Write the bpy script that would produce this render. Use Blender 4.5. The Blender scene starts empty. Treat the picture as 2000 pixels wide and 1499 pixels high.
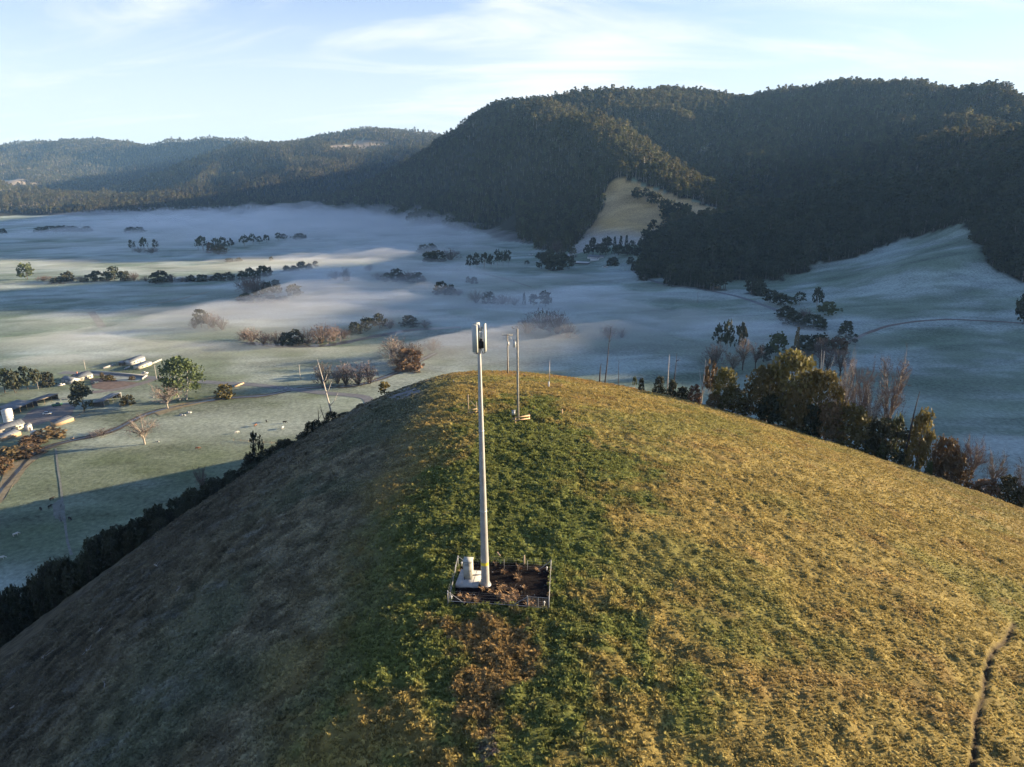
import bpy, bmesh, math, random
import numpy as np
from mathutils import Vector, Matrix

# ------------------------------------------------------------------ camera, light, exposure
S = bpy.context.scene
COL = S.collection
PITCH, ROLL, CAMZ, F_PX = math.radians(17.0), math.radians(0.7), 135.0, 1333.3
SUN_EL, SUN_AZ = math.radians(9.6), math.radians(76.0)      # azimuth clockwise from +Y
FWD = Vector((0, math.cos(PITCH), -math.sin(PITCH)))
_U0 = Vector((0, math.sin(PITCH), math.cos(PITCH)))
_R0 = Vector((1, 0, 0))
RGT = _R0 * math.cos(ROLL) - _U0 * math.sin(ROLL)
UPV = _U0 * math.cos(ROLL) + _R0 * math.sin(ROLL)
cam = bpy.data.objects.new('camera', bpy.data.cameras.new('camera'))
COL.objects.link(cam)
cam.matrix_world = Matrix(((RGT.x, UPV.x, -FWD.x, 0), (RGT.y, UPV.y, -FWD.y, 0), (RGT.z, UPV.z, -FWD.z, CAMZ), (0, 0, 0, 1)))
cam.data.sensor_width = 36.0
cam.data.lens = 36.0 * F_PX / 2000.0
cam.data.clip_start, cam.data.clip_end = 0.5, 40000
S.camera = cam

SUNDIR = Vector((math.sin(SUN_AZ) * math.cos(SUN_EL), math.cos(SUN_AZ) * math.cos(SUN_EL), math.sin(SUN_EL)))
sun = bpy.data.objects.new('sun', bpy.data.lights.new('sun', 'SUN'))
COL.objects.link(sun)
sun.data.energy = 5.0
sun.data.angle = math.radians(0.5)
sun.data.color = (1.0, 0.80, 0.53)
sun.rotation_euler = SUNDIR.to_track_quat('Z', 'Y').to_euler()

W = bpy.data.worlds.new('World')
S.world = W
W.use_nodes = True
nt = W.node_tree
nt.nodes.clear()
def N(tree, typ, **kw):
    n = tree.nodes.new(typ)
    for k, v in kw.items():
        if k.startswith('i_'):
            n.inputs[int(k[2:])].default_value = v
        else:
            setattr(n, k, v)
    return n
def L(tree, a, b): tree.links.new(a, b)
def M2(tree, op, a, b=None, c=None):
    n = tree.nodes.new('ShaderNodeMath'); n.operation = op
    for i, v in enumerate((a, b, c)):
        if v is None: continue
        if hasattr(v, 'links'): tree.links.new(v, n.inputs[i])
        else: n.inputs[i].default_value = v
    return n.outputs[0]
SKY_STRENGTH = 0.08
sky = N(nt, 'ShaderNodeTexSky', sky_type='NISHITA', sun_disc=False, sun_elevation=SUN_EL, sun_rotation=SUN_AZ,
        altitude=200, air_density=1.0, dust_density=0.25, ozone_density=3.5)
tc = N(nt, 'ShaderNodeTexCoord')
sep = N(nt, 'ShaderNodeSeparateXYZ'); L(nt, tc.outputs['Generated'], sep.inputs[0])
zz = M2(nt, 'ADD', M2(nt, 'MAXIMUM', sep.outputs[2], 0.0), 0.16)
cx = M2(nt, 'DIVIDE', sep.outputs[0], zz); cy = M2(nt, 'DIVIDE', sep.outputs[1], zz)
comb = N(nt, 'ShaderNodeCombineXYZ'); L(nt, cx, comb.inputs[0]); L(nt, cy, comb.inputs[1])
mp = N(nt, 'ShaderNodeMapping'); mp.inputs['Rotation'].default_value = (0, 0, math.radians(-22)); mp.inputs['Scale'].default_value = (0.42, 1.05, 1)
L(nt, comb.outputs[0], mp.inputs[0])
n1 = N(nt, 'ShaderNodeTexNoise'); n1.inputs['Scale'].default_value = 1.7; n1.inputs['Detail'].default_value = 9; n1.inputs['Roughness'].default_value = 0.58; n1.inputs['Distortion'].default_value = 0.9
L(nt, mp.outputs[0], n1.inputs['Vector'])
n2 = N(nt, 'ShaderNodeTexNoise'); n2.inputs['Scale'].default_value = 0.45; n2.inputs['Detail'].default_value = 3
L(nt, comb.outputs[0], n2.inputs['Vector'])
cm = M2(nt, 'ADD', n1.outputs[0], M2(nt, 'MULTIPLY', M2(nt, 'SUBTRACT', n2.outputs[0], 0.5), 0.9))
mr = N(nt, 'ShaderNodeMapRange'); mr.interpolation_type = 'SMOOTHSTEP'
mr.inputs['From Min'].default_value = 0.42; mr.inputs['From Max'].default_value = 0.72; mr.inputs['To Max'].default_value = 0.9
L(nt, cm, mr.inputs['Value'])
mix = N(nt, 'ShaderNodeMix', data_type='RGBA')
thin = N(nt, 'ShaderNodeMapRange'); thin.interpolation_type = 'SMOOTHSTEP'; thin.inputs['From Min'].default_value = 0.22; thin.inputs['From Max'].default_value = 0.55; thin.inputs['To Min'].default_value = 1.0; thin.inputs['To Max'].default_value = 0.12
L(nt, sep.outputs[2], thin.inputs['Value'])
L(nt, M2(nt, 'MULTIPLY', mr.outputs[0], thin.outputs[0]), mix.inputs[0]); mix.inputs[7].default_value = (3.3, 3.4, 3.5, 1)
bg = N(nt, 'ShaderNodeBackground'); bg.inputs[1].default_value = SKY_STRENGTH
wo = N(nt, 'ShaderNodeOutputWorld')
hz = N(nt, 'ShaderNodeMapRange'); hz.interpolation_type = 'SMOOTHSTEP'; hz.inputs['From Min'].default_value = 0.36; hz.inputs['From Max'].default_value = 0.03; hz.inputs['To Max'].default_value = 0.76
L(nt, sep.outputs[2], hz.inputs['Value'])
mixh = N(nt, 'ShaderNodeMix', data_type='RGBA'); L(nt, hz.outputs[0], mixh.inputs[0]); mixh.inputs[7].default_value = (2.9, 3.12, 3.3, 1)
tn = N(nt, 'ShaderNodeMix', data_type='RGBA', blend_type='MULTIPLY'); tn.inputs[0].default_value = 1.0; tn.inputs[7].default_value = (0.92, 0.80, 0.90, 1); L(nt, sky.outputs[0], tn.inputs[6]); L(nt, tn.outputs[2], mixh.inputs[6])
L(nt, mixh.outputs[2], mix.inputs[6])
L(nt, mix.outputs[2], bg.inputs[0]); L(nt, bg.outputs[0], wo.inputs[0])

S.view_settings.view_transform = 'Standard'
S.view_settings.look = 'None'
S.view_settings.gamma = 1.0
S.view_settings.use_curve_mapping = False
S.view_settings.exposure = 2.08
S.render.engine = 'CYCLES'
S.cycles.max_bounces = 5
S.cycles.diffuse_bounces = 2
S.cycles.glossy_bounces = 2
S.cycles.transmission_bounces = 3
S.cycles.volume_bounces = 1
S.cycles.transparent_max_bounces = 8
S.cycles.use_denoising = True
S.cycles.use_adaptive_sampling = True
S.cycles.adaptive_threshold = 0.02

# ------------------------------------------------------------------ helpers
rnd = random.Random(7)
rng = np.random.default_rng(11)

def pdir(px, py):
    u, v = (px - 1000.0) / F_PX, (py - 749.5) / F_PX
    return FWD + RGT * u - UPV * v
def at(px, py, Y):
    d = pdir(px, py)
    return Vector((0, 0, CAMZ)) + d * (Y / d.y)

_tabs = {}
def vn(x, y, seed=0):
    if seed not in _tabs: _tabs[seed] = np.random.default_rng(1000 + seed).random((256, 256)) * 2 - 1
    t = _tabs[seed]
    x = np.asarray(x, float); y = np.asarray(y, float)
    xi = np.floor(x).astype(int); yi = np.floor(y).astype(int)
    fx = x - xi; fy = y - yi
    fx = fx * fx * fx * (fx * (fx * 6 - 15) + 10); fy = fy * fy * fy * (fy * (fy * 6 - 15) + 10)
    a = t[xi & 255, yi & 255]; b = t[(xi + 1) & 255, yi & 255]; c = t[xi & 255, (yi + 1) & 255]; d = t[(xi + 1) & 255, (yi + 1) & 255]
    return (a * (1 - fx) + b * fx) * (1 - fy) + (c * (1 - fx) + d * fx) * fy
def fbm(x, y, seed=0, oct=4, gain=0.5):
    s, a, tot = 0, 1.0, 0
    for i in range(oct):
        s = s + a * vn(x * 2 ** i + 17.3 * i, y * 2 ** i - 9.1 * i, seed + i); tot += a; a *= gain
    return s / tot
def sstep(a, b, x):
    t = np.clip((x - a) / (b - a), 0, 1)
    return t * t * (3 - 2 * t)

def in_poly(poly, x, y):
    x = np.asarray(x, float); y = np.asarray(y, float)
    ins = np.zeros(x.shape, bool)
    n = len(poly)
    for i in range(n):
        x0, y0 = poly[i]; x1, y1 = poly[(i + 1) % n]
        if y0 == y1: continue
        c = ((y0 > y) != (y1 > y)) & (x < (x1 - x0) * (y - y0) / (y1 - y0) + x0)
        ins ^= c
    return ins

# ------------------------------------------------------------------ terrain height
CTRL = []
def cp(px, py, Y, tree=0.0):
    p = at(px, py, Y); CTRL.append((p.x, p.y, max(p.z - tree, 0.5)))
def cw(x, y, z): CTRL.append((x, y, z))
def cz(px, py, z=0.0):                                           # a pixel whose ground is at height z
    d = pdir(px, py); t = (z - CAMZ) / d.z
    CTRL.append((d.x * t, d.y * t, z))
TH = 20
# centre mountain: crest, spur, foot
for a in [(760, 340, 3000), (805, 305, 2800), (850, 276, 2600), (925, 237, 2300), (1012, 206, 2050), (1100, 203, 2150), (1170, 188, 2300), (1240, 178, 2400), (1300, 182, 2450), (1345, 190, 2480), (1400, 180, 2600),
          (1445, 186, 2620), (1485, 197, 2550), (1560, 184, 2450), (1640, 178, 2350), (1700, 161, 2400), (1790, 160, 2450), (1850, 167, 2500), (1920, 180, 2550), (2000, 190, 2600),
          (1035, 237, 1800), (1100, 243, 1690), (1150, 265, 1600), (1200, 291, 1520), (1250, 312, 1450), (1300, 333, 1400), (1350, 358, 1360), (1400, 385, 1330)]:
    cp(*a, TH)
for a in [(690, 392, 28), (760, 408, 25), (870, 440, 5), (960, 460, 5), (1050, 478, 5), (1095, 492, 5)]: cz(*a)
for a in [(900, 350, 2150), (980, 330, 1850), (1000, 400, 1720), (1090, 350, 1580), (1120, 420, 1420), (900, 390, 2250)]: cp(*a, 16)
# sunlit paddock
for a in [(1200, 352, 1400), (1260, 365, 1375), (1345, 392, 1320), (1420, 412, 1290), (1180, 400, 1330), (1240, 420, 1280), (1300, 440, 1230), (1260, 468, 1160), (1170, 460, 1215), (1115, 495, 1180)]: cp(*a)
# gully behind the paddock and the big back slope
for a in [(1480, 395, 1500), (1460, 385, 1600), (1380, 340, 1750), (1300, 300, 1900), (1230, 262, 2050), (1560, 300, 1950), (1700, 270, 1950), (1700, 330, 1700), (1850, 250, 1880), (1960, 285, 1560), (1560, 370, 1550), (1850, 310, 1450), (1400, 260, 2100), (1500, 240, 2200)]: cp(*a, 18)
# dark near ridge on the right
for a in [(1255, 497, 985), (1330, 459, 1000), (1420, 430, 1010), (1500, 405, 1020), (1600, 377, 1050), (1700, 361, 1060), (1800, 346, 1050), (1900, 330, 1010), (2000, 312, 960)]: cp(*a, TH)
for a in [(1600, 400, 1250), (1800, 375, 1280), (1480, 420, 1180)]: cp(*a, TH + 12)
for a in [(1250, 535), (1285, 550), (1330, 560), (1400, 565), (1470, 572)]: cz(*a, 4)
for a in [(1480, 562, 850), (1560, 532, 880), (1640, 507, 900), (1720, 482, 920), (1800, 457, 930), (1885, 431, 900)]: cp(*a)
# frosty knoll
for a in [(1500, 580, 820), (1640, 560, 760), (1800, 520, 760), (1900, 500, 770), (1960, 532, 740), (2000, 560, 700), (1780, 580, 690), (1900, 590, 660)]: cp(*a)
for a in [(1560, 615), (1640, 640), (1760, 645), (1900, 645), (2000, 650)]: cz(*a, 3)
# valley floor
for r, xs in {405: (60, 250), 425: (20, 300, 560, 740), 445: (0, 200, 420, 640, 820), 480: (0, 250, 500, 750, 950), 520: (0, 250, 500, 750, 1000, 1150), 560: (0, 300, 600, 900, 1150),
              600: (0, 300, 600, 900, 1200, 1420), 660: (0, 300, 600, 900, 1200, 1500, 1750, 2000), 740: (0, 300, 600, 900, 1300, 1700, 2000), 860: (0, 300, 1850, 2050), 1000: (0, 2100), 1200: (-100,)}.items():
    for x in xs: cz(x, r)
for a in [(-700, 300, 0), (-1100, 800, 0), (-1500, 1500, 0), (-400, 0, 0), (-900, -200, 0), (0, -500, 0), (500, -400, 20), (350, 60, 0), (420, 330, 0), (600, 450, 4)]: cw(*a)
# unseen ground beyond the right edge, heights shaped to shade the valley
for a in [(720, 500, 25), (800, 300, 70), (900, 100, 110), (900, 640, 120), (860, 760, 118), (1000, 820, 175), (1150, 900, 215), (1200, 1120, 280), (1150, 1300, 300), (1160, 1570, 185), (1500, 1300, 285), (1600, 1850, 225), (1500, 900, 250), (1700, 500, 240), (2000, 2150, 270), (2300, 1200, 300),
          (1600, 0, 220), (2800, 600, 350), (2800, 2500, 350), (1200, -600, 150), (2600, -1000, 200)]: cw(*a)
# hills across the head of the valley
for a in [(200, 372, 3500), (230, 362, 3700), (300, 340, 3900), (380, 308, 4050), (440, 285, 4200), (480, 280, 4250), (560, 277, 4300), (650, 287, 4300), (740, 291, 4350)]: cp(*a, TH)
for a in [(500, 330, 3850), (620, 325, 3800), (600, 350, 3500), (700, 340, 3700), (430, 345, 3650), (320, 375, 3350)]: cp(*a, 16)
for a in [(580, 275, 5000), (640, 262, 5200), (725, 251, 5400), (800, 256, 5400), (850, 264, 5400)]: cp(*a, TH)
for a in [(0, 284, 6100), (45, 275, 6200), (110, 277, 6200), (195, 268, 6300), (260, 278, 6200), (300, 286, 6100), (350, 276, 5900), (405, 265, 5700), (455, 276, 5500), (-200, 270, 6300), (-450, 290, 6000)]: cp(*a, TH)
for a in [(100, 310, 5300), (200, 322, 5300), (290, 322, 5300), (60, 335, 4700), (150, 350, 4500), (300, 376, 4500), (360, 362, 4750), (235, 380, 4300), (430, 345, 4950), (500, 330, 5000), (180, 385, 3500)]: cp(*a, 16)
for a in [(0, 347, 3500), (60, 372, 3200), (120, 385, 3100), (-150, 335, 3500), (-400, 330, 3200)]: cp(*a, 12)
for a in [(30, 407, 3), (130, 405, 3), (250, 398, 3), (330, 388, 6), (420, 378, 6), (520, 372, 6), (640, 372, 10)]: cz(*a)
for a in [(-4500, 5000, 200), (-3000, 3000, 60), (-2600, 2000, 60), (-2600, 600, 80), (-3500, -500, 100), (-4500, 2500, 200), (2500, 6000, 250), (4000, 4000, 250), (0, 7500, 250), (-3000, 8000, 250), (0, -2000, 60), (-2000, -2000, 60), (2000, -2500, 150), (4000, 0, 250)]: cw(*a)
C3 = np.array(CTRL)
CREST = [tuple(at(*p)[:2]) for p in [(805, 305, 2800), (925, 237, 2300), (1012, 206, 2050), (1170, 188, 2300), (1270, 180, 2420), (1345, 190, 2480), (1420, 183, 2610), (1485, 197, 2550), (1600, 181, 2400), (1700, 161, 2400), (1790, 160, 2450), (1890, 173, 2530), (2000, 190, 2600), (300, 340, 3900), (440, 285, 4200), (560, 277, 4300), (700, 289, 4330), (640, 262, 5200), (760, 253, 5400), (45, 275, 6200), (195, 268, 6300), (300, 286, 6100), (405, 265, 5700)]]
def _solve():
    P = C3[:, :2]; n = len(P)
    r = np.sqrt(((P[:, None] - P[None]) ** 2).sum(-1) + 400.0) 
    A = np.zeros((n + 3, n + 3)); A[:n, :n] = r - np.eye(n) * 1.5
    A[:n, n] = 1; A[:n, n + 1:] = P / 1000; A[n, :n] = 1; A[n + 1:, :n] = (P / 1000).T
    return np.linalg.solve(A, np.concatenate([C3[:, 2], [0, 0, 0]]))
RW = _solve()
def line_dist(poly, x, y):
    d = np.full(np.shape(x), 1e9)
    for (ax, ay), (bx, by) in zip(poly[:-1], poly[1:]):
        l2 = (bx - ax) ** 2 + (by - ay) ** 2
        t = np.clip(((x - ax) * (bx - ax) + (y - ay) * (by - ay)) / l2, 0, 1)
        d = np.minimum(d, np.hypot(x - ax - t * (bx - ax), y - ay - t * (by - ay)))
    return d
SPURS = [[tuple(at(*p)[:2]) for p in q] for q in ([(1790, 205, 2200), (1740, 240, 2000), (1650, 338, 1640)], [(1930, 220, 2120), (1890, 250, 1900), (1820, 322, 1540)], [(1560, 228, 2200), (1540, 260, 2050), (1490, 350, 1740)])]
def base_h(x, y):
    sh = np.shape(x); x = np.ravel(np.asarray(x, float)); y = np.ravel(np.asarray(y, float))
    out = np.empty(len(x))
    for i in range(0, len(x), 40000):
        a, b = x[i:i + 40000], y[i:i + 40000]
        r = np.sqrt((a[:, None] - C3[None, :, 0]) ** 2 + (b[:, None] - C3[None, :, 1]) ** 2 + 400.0)
        out[i:i + 40000] = r @ RW[:len(C3)] + RW[-3] + RW[-2] * a / 1000 + RW[-1] * b / 1000
    h = out
    h = np.where(h < 3, 3 * np.exp((h - 3) / 3), h) - 0.6          # never below the flat valley floor
    m = sstep(12, 90, h) * (1 - np.exp(-((x - 275) ** 2 + (y - 1290) ** 2) / 190.0 ** 2)) * (1 - 0.9 * np.exp(-((x - 470) ** 2 + (y - 760) ** 2) / 230.0 ** 2))
    for cx_, cy_ in CREST: m = m * (1 - 0.72 * np.exp(-((x - cx_) ** 2 + (y - cy_) ** 2) / (0.055 * cy_) ** 2))
    bb = 1 + 0.55 * sstep(500, 750, x) * sstep(1350, 1500, y)
    h = h + m * (20 * fbm(x / 330, y / 330, 20, 4) + 30 * bb * fbm(x / 190 + y / 800, y / 620, 24, 3) + 24 * (np.abs(fbm(x / 210 + 3, y / 210, 30, 2)) * -1.6 + 0.4)) * np.clip(h / 120, 0.25, 1.0)
    far = (x > 400) & (y > 1350)
    for q in SPURS: h[far] += 52 * np.exp(-(line_dist(q, x[far] + 25 * vn(x[far] / 160, y[far] / 160, 33), y[far]) / 85.0) ** 2)
    return h.reshape(sh)
HP = [-0.9623469091172777, 36.14234897056717, 0.7988242480912509, 2.471277257809422, 101.75152371805646, 0.48694278212258224, 2.11315519741138, -0.05772419272796148, 0.0009240614850376213, 51.756950472945995]
def hill_raw(x, y):
    x0, cl, sl, pl, cr, sr, pr, tw, k, y0 = HP
    d = x - x0 - tw * (y - 56)
    l = np.maximum(-d, 0); r = np.maximum(d, 0)
    e = y - y0
    ke = np.where(e > 0, k * e * e, 0.00055 * e * e)
    return 98 - ke - sl * l ** pl / (l + cl) ** (pl - 1) - sr * r ** pr / (r + cr) ** (pr - 1)
def H(x, y):
    x = np.asarray(x, float); y = np.asarray(y, float)
    b = base_h(x, y); h = hill_raw(x, y)
    k = 5.0
    t = np.clip(0.5 + 0.5 * (h - b) / k, 0, 1)
    return b * (1 - t) + h * t + k * t * (1 - t)
def Hs(x, y): return float(H(np.array([x]), np.array([y]))[0])
_ts = np.concatenate([np.linspace(20, 600, 900), np.geomspace(601, 9000, 1200)])
def gnd(px, py):
    d = pdir(px, py)
    X, Y, Z = d.x * _ts, d.y * _ts, CAMZ + d.z * _ts
    hit = np.where(Z < H(X, Y))[0]
    i = hit[0] if len(hit) else len(_ts) - 1
    a, b = _ts[max(i - 1, 0)], _ts[i]
    for _ in range(2):
        tt = np.linspace(a, b, 12); hh = np.where(CAMZ + d.z * tt < H(d.x * tt, d.y * tt))[0]
        if len(hh) and hh[0] > 0: a, b = tt[hh[0] - 1], tt[hh[0]]
    return Vector((d.x * b, d.y * b, CAMZ + d.z * b))

# ------------------------------------------------------------------ materials
MATS = {}
def mat(name, color, rough=0.85, vary=0.25, scale=3.0, coord='Object', metallic=0.0, spec=0.3, bump=0.0, rand=0.0, translucent=0.0, dark=None):
    if name in MATS: return MATS[name]
    m = bpy.data.materials.new(name); m.use_nodes = True
    t = m.node_tree; b = t.nodes['Principled BSDF']
    b.inputs['Roughness'].default_value = rough; b.inputs['Metallic'].default_value = metallic
    b.inputs['Specular IOR Level'].default_value = spec
    co = N(t, 'ShaderNodeTexCoord')
    no = N(t, 'ShaderNodeTexNoise'); no.inputs['Scale'].default_value = scale; no.inputs['Detail'].default_value = 5; no.inputs['Roughness'].default_value = 0.65
    L(t, co.outputs[coord], no.inputs['Vector'])
    mx = N(t, 'ShaderNodeMix', data_type='RGBA')
    d = dark or tuple(c * (1 - vary) for c in color)
    l = tuple(min(c * (1 + vary), 0.95) for c in color)
    mx.inputs[6].default_value = (*d, 1); mx.inputs[7].default_value = (*l, 1)
    mrr = N(t, 'ShaderNodeMapRange'); mrr.inputs['From Min'].default_value = 0.3; mrr.inputs['From Max'].default_value = 0.7
    L(t, no.outputs[0], mrr.inputs['Value']); L(t, mrr.outputs[0], mx.inputs[0])
    outc = mx.outputs[2]
    if rand:
        oi = N(t, 'ShaderNodeObjectInfo')
        hs = N(t, 'ShaderNodeHueSaturation')
        L(t, outc, hs.inputs['Color'])
        L(t, M2(t, 'ADD', M2(t, 'MULTIPLY', oi.outputs['Random'], rand * 2), 1 - rand), hs.inputs['Value'])
        L(t, M2(t, 'ADD', M2(t, 'MULTIPLY', M2(t, 'FRACT', M2(t, 'MULTIPLY', oi.outputs['Random'], 7.31)), 0.05), 0.475), hs.inputs['Hue'])
        outc = hs.outputs[0]
    L(t, outc, b.inputs['Base Color'])
    if bump:
        bp = N(t, 'ShaderNodeBump'); bp.inputs['Strength'].default_value = bump; bp.inputs['Distance'].default_value = 0.05
        L(t, no.outputs[0], bp.inputs['Height']); L(t, bp.outputs[0], b.inputs['Normal'])
    if translucent:
        tr = N(t, 'ShaderNodeBsdfTranslucent'); L(t, outc, tr.inputs[0])
        ms = N(t, 'ShaderNodeMixShader'); ms.inputs[0].default_value = translucent
        L(t, b.outputs[0], ms.inputs[1]); L(t, tr.outputs[0], ms.inputs[2]); L(t, ms.outputs[0], t.nodes['Material Output'].inputs[0])
    MATS[name] = m
    return m

def mesh_np(name, verts, faces, material=None, smooth=False):
    me = bpy.data.meshes.new(name)
    verts = np.asarray(verts, np.float32); faces = np.asarray(faces, np.int32)
    k = faces.shape[1]
    me.vertices.add(len(verts)); me.vertices.foreach_set('co', verts.ravel())
    me.loops.add(faces.size); me.loops.foreach_set('vertex_index', faces.ravel())
    me.polygons.add(len(faces)); me.polygons.foreach_set('loop_start', np.arange(0, faces.size, k, dtype=np.int32))
    me.polygons.foreach_set('loop_total', np.full(len(faces), k, np.int32))
    if smooth: me.polygons.foreach_set('use_smooth', np.ones(len(faces), bool))
    me.update(calc_edges=True); me.validate()
    if material: me.materials.append(material)
    return me
def link(name, me, parent=None):
    o = bpy.data.objects.new(name, me); COL.objects.link(o)
    if parent: o.parent = parent
    return o
def structure(o): o['kind'] = 'structure'; return o
def stuff(o): o['kind'] = 'stuff'; return o
def grid_faces(nx, ny):
    i = np.arange(nx - 1)[None, :] + np.arange(ny - 1)[:, None] * nx
    i = i.ravel()
    return np.stack([i, i + 1, i + nx + 1, i + nx], 1)
def vcol(me, name, rgb):
    a = me.attributes.new(name, 'FLOAT_COLOR', 'POINT')
    c = np.ones((len(rgb), 4), np.float32); c[:, :3] = rgb
    a.data.foreach_set('color', c.ravel())
def vfloat(me, name, v):
    a = me.attributes.new(name, 'FLOAT', 'POINT'); a.data.foreach_set('value', np.asarray(v, np.float32))

# ------------------------------------------------------------------ ground
GOLD = [tuple(gnd(*p)[:2]) for p in [(1195, 351), (1250, 361), (1300, 376), (1345, 391), (1420, 411), (1370, 432), (1335, 440), (1300, 456), (1262, 475), (1180, 483), (1100, 502), (1128, 470), (1156, 440), (1174, 400), (1185, 370)]]
FROST = [tuple(gnd(*p)[:2]) for p in [(1478, 566), (1560, 532), (1640, 507), (1720, 482), (1800, 457), (1885, 431), (1895, 445), (1915, 490), (1950, 528), (2000, 552)]] + [(760, 620), (760, 420), (500, 400)]
FROST.append(tuple(gnd(1500, 640)[:2]))
PALE = [[tuple(gnd(*p)[:2]) for p in q] for q in ([(1365, 294), (1385, 288), (1425, 286), (1428, 291), (1400, 294), (1372, 298)], [(640, 285), (700, 272), (760, 280), (700, 292), (650, 294)],
        [(0, 346), (40, 348), (66, 360), (30, 364), (0, 360)])]
FARMFLAT = [tuple(gnd(*p)[:2]) for p in [(1118, 498), (1180, 480), (1262, 468), (1258, 500), (1250, 542), (1230, 532), (1190, 522), (1128, 516)]]
def clear_mask(x, y):
    m = in_poly(GOLD, x, y) | in_poly(FROST, x, y)
    for p in PALE + [FARMFLAT]: m |= in_poly(p, x, y)
    return m
def forest_mask(x, y, b=None):
    b = base_h(x, y) if b is None else b
    jx = 9 * vn(x / 25, y / 25, 60); jy = 9 * vn(x / 25, y / 25, 61)
    return (b > 3.6 + 1.2 * vn(x / 40, y / 40, 62)) & ~clear_mask(x + jx, y + jy) & (hill_raw(x, y) < b)

def build_terrain():
    s = np.linspace(-1, 1, 560)
    xs = np.sinh(s * 3.1) / np.sinh(3.1) * 4700 
    ys = np.concatenate([np.linspace(-3000, -150, 24), np.linspace(-120, 140, 30), np.geomspace(146, 9000, 520)])
    X, Y = np.meshgrid(xs, ys)
    b = base_h(X, Y)
    Z = H(X, Y)
    inx = sstep(-128, -110, X) * (1 - sstep(150, 172, X)) * sstep(-38, -22, Y) * (1 - sstep(225, 250, Y))
    Z = Z - 4.0 * inx
    fo = forest_mask(X, Y, b).astype(float)
    gold = in_poly(GOLD, X, Y).astype(float)
    me = mesh_np('terrain', np.stack([X.ravel(), Y.ravel(), Z.ravel()], 1), grid_faces(len(xs), len(ys)), smooth=True)
    # vegetation cover painted by place: paddock grass, frost, dry feed, forest litter
    x, y = X.ravel(), Y.ravel()
    n = fbm(x / 90, y / 60, 40, 4)[:, None]; n2 = fbm(x / 25, y / 16, 44, 3)[:, None]
    grass = np.array([0.185, 0.230, 0.168]) + 0.05 * n + np.array([0.03, 0.03, 0.03]) * n2
    fr = sstep(-0.25, 0.45, n + 0.4 * n2)
    cl = grass * (1 - 0.55 * fr) + np.array([0.40, 0.455, 0.42]) * 0.55 * fr
    near = np.clip(1 - np.hypot(x + 170, y - 390) / 260, 0, 1)[:, None] ** 0.5      # home paddocks: less frost
    cl = cl * (1 - near * 0.7) + (np.array([0.165, 0.175, 0.105]) + 0.09 * n + 0.07 * n2) * near * 0.7
    hgt = b.ravel()[:, None]
    gfade = sstep(22, 48, hgt + 8 * n2)
    cgold = np.array([0.36, 0.35, 0.31]) * (1 - gfade) + (np.array([0.45, 0.315, 0.15]) + 0.05 * n) * gfade
    g = gold.ravel()[:, None]
    cl = cl * (1 - g) + cgold * g
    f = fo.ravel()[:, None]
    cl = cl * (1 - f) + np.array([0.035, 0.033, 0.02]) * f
    for p in PALE:
        k = in_poly(p, x, y)[:, None]; cl = np.where(k, np.array([0.3, 0.24, 0.17]), cl)
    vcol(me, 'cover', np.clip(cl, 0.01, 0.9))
    m = bpy.data.materials.new('valley_ground'); m.use_nodes = True
    t = m.node_tree; p = t.nodes['Principled BSDF']; p.inputs['Roughness'].default_value = 0.95; p.inputs['Specular IOR Level'].default_value = 0.1
    at_ = N(t, 'ShaderNodeAttribute', attribute_name='cover')
    ge = N(t, 'ShaderNodeNewGeometry')
    no = N(t, 'ShaderNodeTexNoise'); no.inputs['Scale'].default_value = 0.45; no.inputs['Detail'].default_value = 6; no.inputs['Roughness'].default_value = 0.75
    no2 = N(t, 'ShaderNodeTexNoise'); no2.inputs['Scale'].default_value = 0.022; no2.inputs['Detail'].default_value = 6; no2.inputs['Distortion'].default_value = 0.8
    L(t, ge.outputs['Position'], no.inputs['Vector'])
    mp_ = N(t, 'ShaderNodeMapping'); mp_.inputs['Scale'].default_value = (0.55, 1.5, 1); L(t, ge.outputs['Position'], mp_.inputs[0]); L(t, mp_.outputs[0], no2.inputs['Vector'])
    v = M2(t, 'ADD', M2(t, 'MULTIPLY', no.outputs[0], 2.2), M2(t, 'MULTIPLY', no2.outputs[0], 1.5))
    v = M2(t, 'MAXIMUM', M2(t, 'SUBTRACT', v, 0.85), 0.25)
    vm = N(t, 'ShaderNodeVectorMath', operation='SCALE'); L(t, at_.outputs[0], vm.inputs[0]); L(t, v, vm.inputs['Scale'])
    L(t, vm.outputs[0], p.inputs['Base Color'])
    bp = N(t, 'ShaderNodeBump'); bp.inputs['Strength'].default_value = 0.35; bp.inputs['Distance'].default_value = 0.5
    L(t, no.outputs[0], bp.inputs['Height']); L(t, bp.outputs[0], p.inputs['Normal'])
    me.materials.append(m)
    return structure(link('terrain', me))
build_terrain()

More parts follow.
